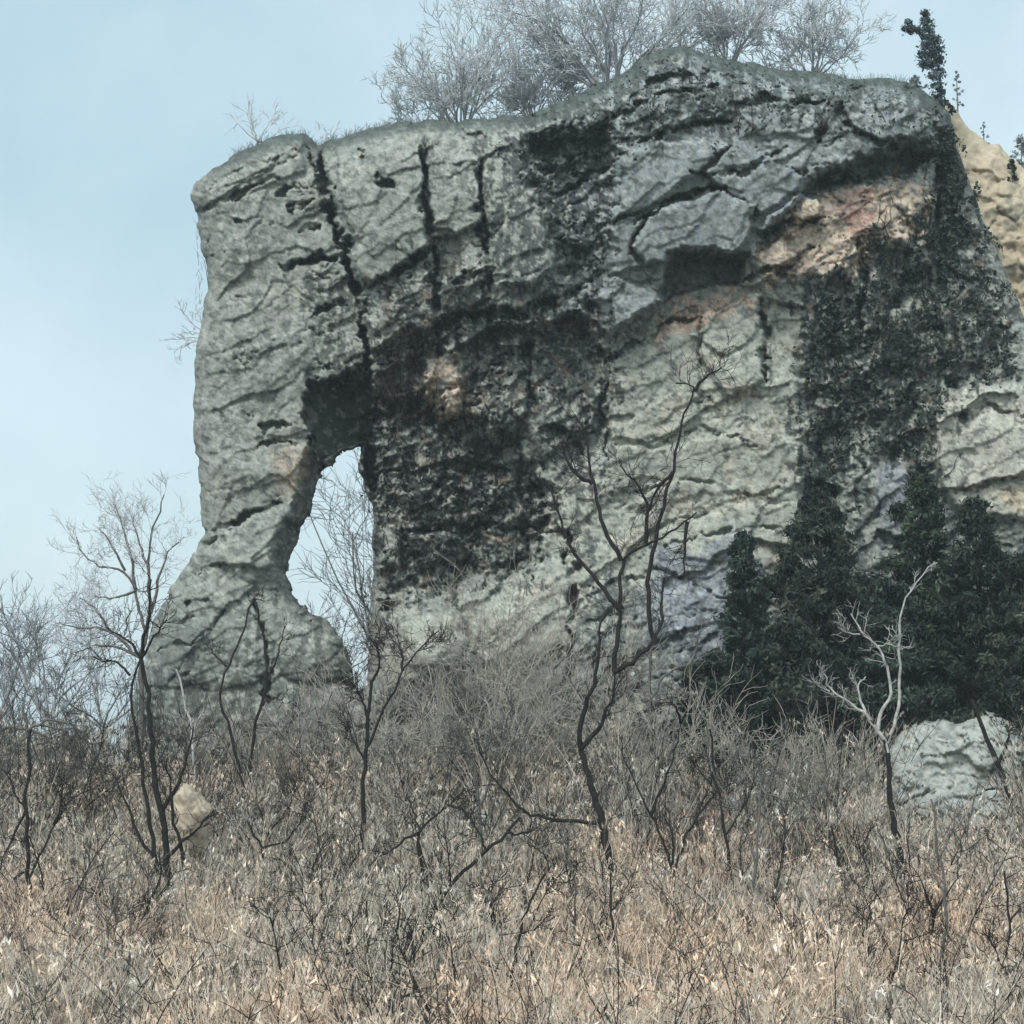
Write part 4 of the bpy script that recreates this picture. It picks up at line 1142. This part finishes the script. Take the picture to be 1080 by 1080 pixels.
# ivy and creeper on the dark rock
def creeper(label, polys, n, lsz, tint, seed, out=.28):
    xs = [p[0] for q in polys for p in q]; ys = [p[1] for q in polys for p in q]
    u = rng.uniform(min(xs) - 15, max(xs) + 15, n * 6); v = rng.uniform(min(ys) - 15, max(ys) + 15, n * 6)
    m = np.max([sdf(q, u, v) for q in polys], axis=0) + 38 * fbm(u / 26, v / 34, seed, 5)
    den = fbm(u / 22, v / 26, seed + 3, 4)
    k = (m > 0) & (sdf(OUT, u, v) > np.where(u > 992, -9, 3)) & (den + rng.uniform(-.3, .3, len(u)) > -.05)
    u, v = u[k][:n], v[k][:n]
    d = cliff_front(u, v) - rng.uniform(.0, out, len(u)) * (1 + den[k][:n])
    C = P(u, v, d)
    cl = palette(len(u), tint, [1] * len(tint), .2)
    V, q, col = leafquads(C, rng.uniform(.4, 1.9, len(u)) * lsz, cl, 1.6, .3)
    base = C.mean(0); base = C[np.argmin(np.linalg.norm(C - base, axis=1))]
    root = empty('creeper', tuple(base), label, 'creeper')
    mesh_obj('foliage', V, [q], M_LEAF, root, cols=col, loc=base)
    m = 90
    i = rng.integers(0, len(u), m)
    pts = []
    for k in i:
        uu = u[k] + np.cumsum(rng.normal(0, 4, 7)); vv = v[k] - np.arange(7) * rng.uniform(4, 10)
        if sdf(OUT, uu, vv).min() > 14 and sdf(HOLE, uu, vv).max() < -8: pts.append(P(uu, vv, cliff_front(uu, vv) - .05))
    V1, q1, _ = tubes(np.array(pts), np.full((len(pts), 7), .018) * np.linspace(1, .4, 7), 4)
    mesh_obj('vines', V1, [q1], M_BARK, root, loc=base)


IVY = [(.032, .046, .038), (.05, .068, .055), (.022, .030, .026), (.085, .10, .08)]
creeper('broad dark creeper hanging down the right part of the cliff above the evergreens', [R_DARKR, [(1000, 130), (1014, 165), (1034, 215), (1070, 300), (1084, 338), (1060, 330), (1010, 240)]], 5200, .085, IVY, 410)
creeper('narrow creeper running down the rock edge below the leaning evergreen', [[(984, 112), (1000, 122), (1010, 170), (1022, 240), (992, 250), (988, 180)]], 2200, .075, IVY, 420)
creeper('thin dark creeper in the hollow right of the arch opening', [R_ALC], 1200, .07, IVY, 430, .2)
creeper('sparse mossy creeper along the upper cliff rim', [R_RIM], 1800, .06, [(.06, .075, .07), (.045, .055, .05)], 440, .12)


# ------------------------------------------------------------------ boulders
def boulder(name, label, u, v, Y, wpx, hpx, dm, col, seed, soft=1.0, cut=(.55, .85), blk=0):
    import bmesh
    bm = bmesh.new(); bmesh.ops.create_icosphere(bm, subdivisions=5, radius=1)
    co = np.array([x.co[:] for x in bm.verts]); faces = np.array([[x.index for x in f.verts] for f in bm.faces]); bm.free()
    r = np.random.default_rng(seed)
    if blk: co = co / ((np.abs(co) ** blk).sum(1) ** (1 / blk))[:, None] * .8
    for k in range(14):
        n = r.normal(size=3); n /= np.linalg.norm(n); dd = r.uniform(*cut)
        e = np.maximum(co @ n - dd, 0); co -= n * e[:, None] * .92
    a = np.arctan2(co[:, 1], co[:, 0])
    dsp = .08 * fbm(a * 2 + co[:, 2] * 2, co[:, 2] * 3 + co[:, 0], seed, 4) + .03 * fbm(co[:, 0] * 9 + co[:, 1] * 5, co[:, 2] * 9 + co[:, 1] * 4, seed + 3, 4)
    co *= (1 + dsp * soft)[:, None]
    s = Y / F
    c = P(u, v, Y)
    V = co * np.array([wpx * s * .62, dm, hpx * s * .62]) + c
    n = fbm(co[:, 0] * 4 + co[:, 1] * 3, co[:, 2] * 5, seed + 8, 4)
    cols = np.array(col) * (1 + .3 * n[:, None])
    return tag(mesh_obj(name, V, [faces], M_ROCK, cols=cols, loc=tuple(c)), label, 'boulder')


boulder('boulder', 'pale tan boulder among dark stems below the pillar foot', 206, 864, 46.2, 42, 64, .8, (.43, .37, .285), 12, 1.7, (.35, .7))
OUTC = [(936, 792), (950, 770), (975, 758), (1010, 762), (1040, 752), (1072, 762), (1100, 800), (1120, 850), (1130, 925), (925, 925), (932, 860)]


def outcrop_shape(U, V, do, dh):
    Yc = 55.2 - .012 * np.clip(V - 760, 0, 200)
    h = .25 * fbm(U / 50, V / 40, 221, 3)
    for sx, sy, amp, sd in ((46, 30, .5, 222), (20, 13, .25, 223), (8, 6, .08, 224)):
        f1, f2, cid, cx, cy = voronoi((U + .3 * V + 5 * fbm(U / 20, V / 20, sd + 30, 3)) / sx, (V - .2 * U + 5 * fbm(U / 20, V / 20, sd + 40, 3)) / sy, sd)
        h += amp * ((cid - .5) * .8 + (cx * (cid - .5) + cy * .4) * .7) - amp * .6 * (1 - sst(0, .08, f2 - f1)) * (cid > .55)
    n1 = fbm(U / 30, V / 30, 225, 5, .6); n2 = fbm(U / 8, V / 6, 226, 4, .6)
    c = np.ones(U.shape + (3,)) * np.array([.33, .355, .33])
    for m, rgb in ((sst(.1, .3, n1) * .6, (.24, .26, .245)), (sst(.3, .4, n2) * .6, (.12, .135, .125)), (sst(.3, .5, -n2) * .5, (.42, .43, .39))):
        c = c * (1 - m[..., None]) + np.array(rgb) * m[..., None]
    return Yc, 1.5 * sround(do / 40) ** .7 + h * np.clip(do / 14, 0, 1), 2.5 * sround(do / 40), c


oc, _ = build_rock(920, 1140, 744, 932, OUTC, None, outcrop_shape, 'rock_outcrop', M_ROCK)
tag(oc, 'pale grey broken rock outcrop low at the right below the evergreens', 'rock outcrop')

# ------------------------------------------------------------------ air
bpy.ops.mesh.primitive_cube_add(size=1)
hz = bpy.context.object; hz.name = 'haze'
hz.dimensions = (900, 720, 50); hz.location = (0, 280, 15)
tag(hz, 'thin winter mist filling the air around the cliff', 'haze', kind='stuff')
m = bpy.data.materials.new('mist'); m.use_nodes = True; nt = m.node_tree
nt.nodes.clear(); out = nd(nt, 'ShaderNodeOutputMaterial'); pv = nd(nt, 'ShaderNodeVolumePrincipled')
pv.inputs['Color'].default_value = (.80, .93, 1.0, 1); pv.inputs['Density'].default_value = .0006; pv.inputs['Anisotropy'].default_value = .2
nt.links.new(pv.outputs[0], out.inputs['Volume'])
hz.data.materials.append(m)

# ------------------------------------------------------------------ light
SUN_EL, SUN_AZ = math.radians(48), math.radians(-150)     # high behind the camera's left shoulder, veiled
W = bpy.data.worlds.new('World'); S.world = W; W.use_nodes = True
nt = W.node_tree; bg = nt.nodes['Background']
sky = nd(nt, 'ShaderNodeTexSky', sky_type='NISHITA', sun_disc=False, sun_elevation=SUN_EL, sun_rotation=SUN_AZ, air_density=1.0, dust_density=4.0, ozone_density=1.0)
n = noise_node(nt, 3.2, 7, .6, 'Generated')
rc = ramp(nt, n.outputs['Fac'], [(.30, (2.5, 3.4, 3.7)), (.66, (3.7, 4.45, 4.65))])
tcw = nd(nt, 'ShaderNodeTexCoord'); dt = nd(nt, 'ShaderNodeVectorMath', operation='DOT_PRODUCT'); dt.inputs[1].default_value = (-.62, .2, .76)
nt.links.new(tcw.outputs['Generated'], dt.inputs[0])
rg = ramp(nt, dt.outputs['Value'], [(.06, (1.34, 1.22, 1.18)), (.26, (1.12, 1.08, 1.06)), (.55, (.84, .89, .91))])
mg = nd(nt, 'ShaderNodeMix', data_type='RGBA', blend_type='MULTIPLY'); mg.inputs['Factor'].default_value = 1
nt.links.new(rc.outputs[0], mg.inputs[6]); nt.links.new(rg.outputs[0], mg.inputs[7])
mx = nd(nt, 'ShaderNodeMix', data_type='RGBA'); mx.inputs['Factor'].default_value = .8
nt.links.new(sky.outputs[0], mx.inputs[6]); nt.links.new(mg.outputs[2], mx.inputs[7]); nt.links.new(mx.outputs[2], bg.inputs['Color'])
bg.inputs['Strength'].default_value = .12
sd = bpy.data.lights.new('sun', 'SUN'); sd.energy = 1.5; sd.angle = math.radians(20); sd.color = (1, .985, .96)
so = bpy.data.objects.new('sun', sd); COL.objects.link(so)
from mathutils import Vector
dv = Vector((math.sin(SUN_AZ) * math.cos(SUN_EL), math.cos(SUN_AZ) * math.cos(SUN_EL), math.sin(SUN_EL)))
so.rotation_euler = dv.to_track_quat('Z', 'Y').to_euler()
so.location = (-20, -20, 60)

cam = bpy.data.cameras.new('camera'); co = bpy.data.objects.new('camera', cam); COL.objects.link(co)
cam.sensor_width = 36; cam.lens = 36 * F / 1080; cam.clip_end = 3000; cam.clip_start = .1
co.rotation_euler = (math.pi / 2 + PITCH, 0, 0)
S.camera = co
S.view_settings.view_transform = 'Standard'; S.view_settings.look = 'None'; S.view_settings.exposure = .9; S.view_settings.gamma = 1
S.cycles.volume_bounces = 1
S.cycles.max_bounces = 6
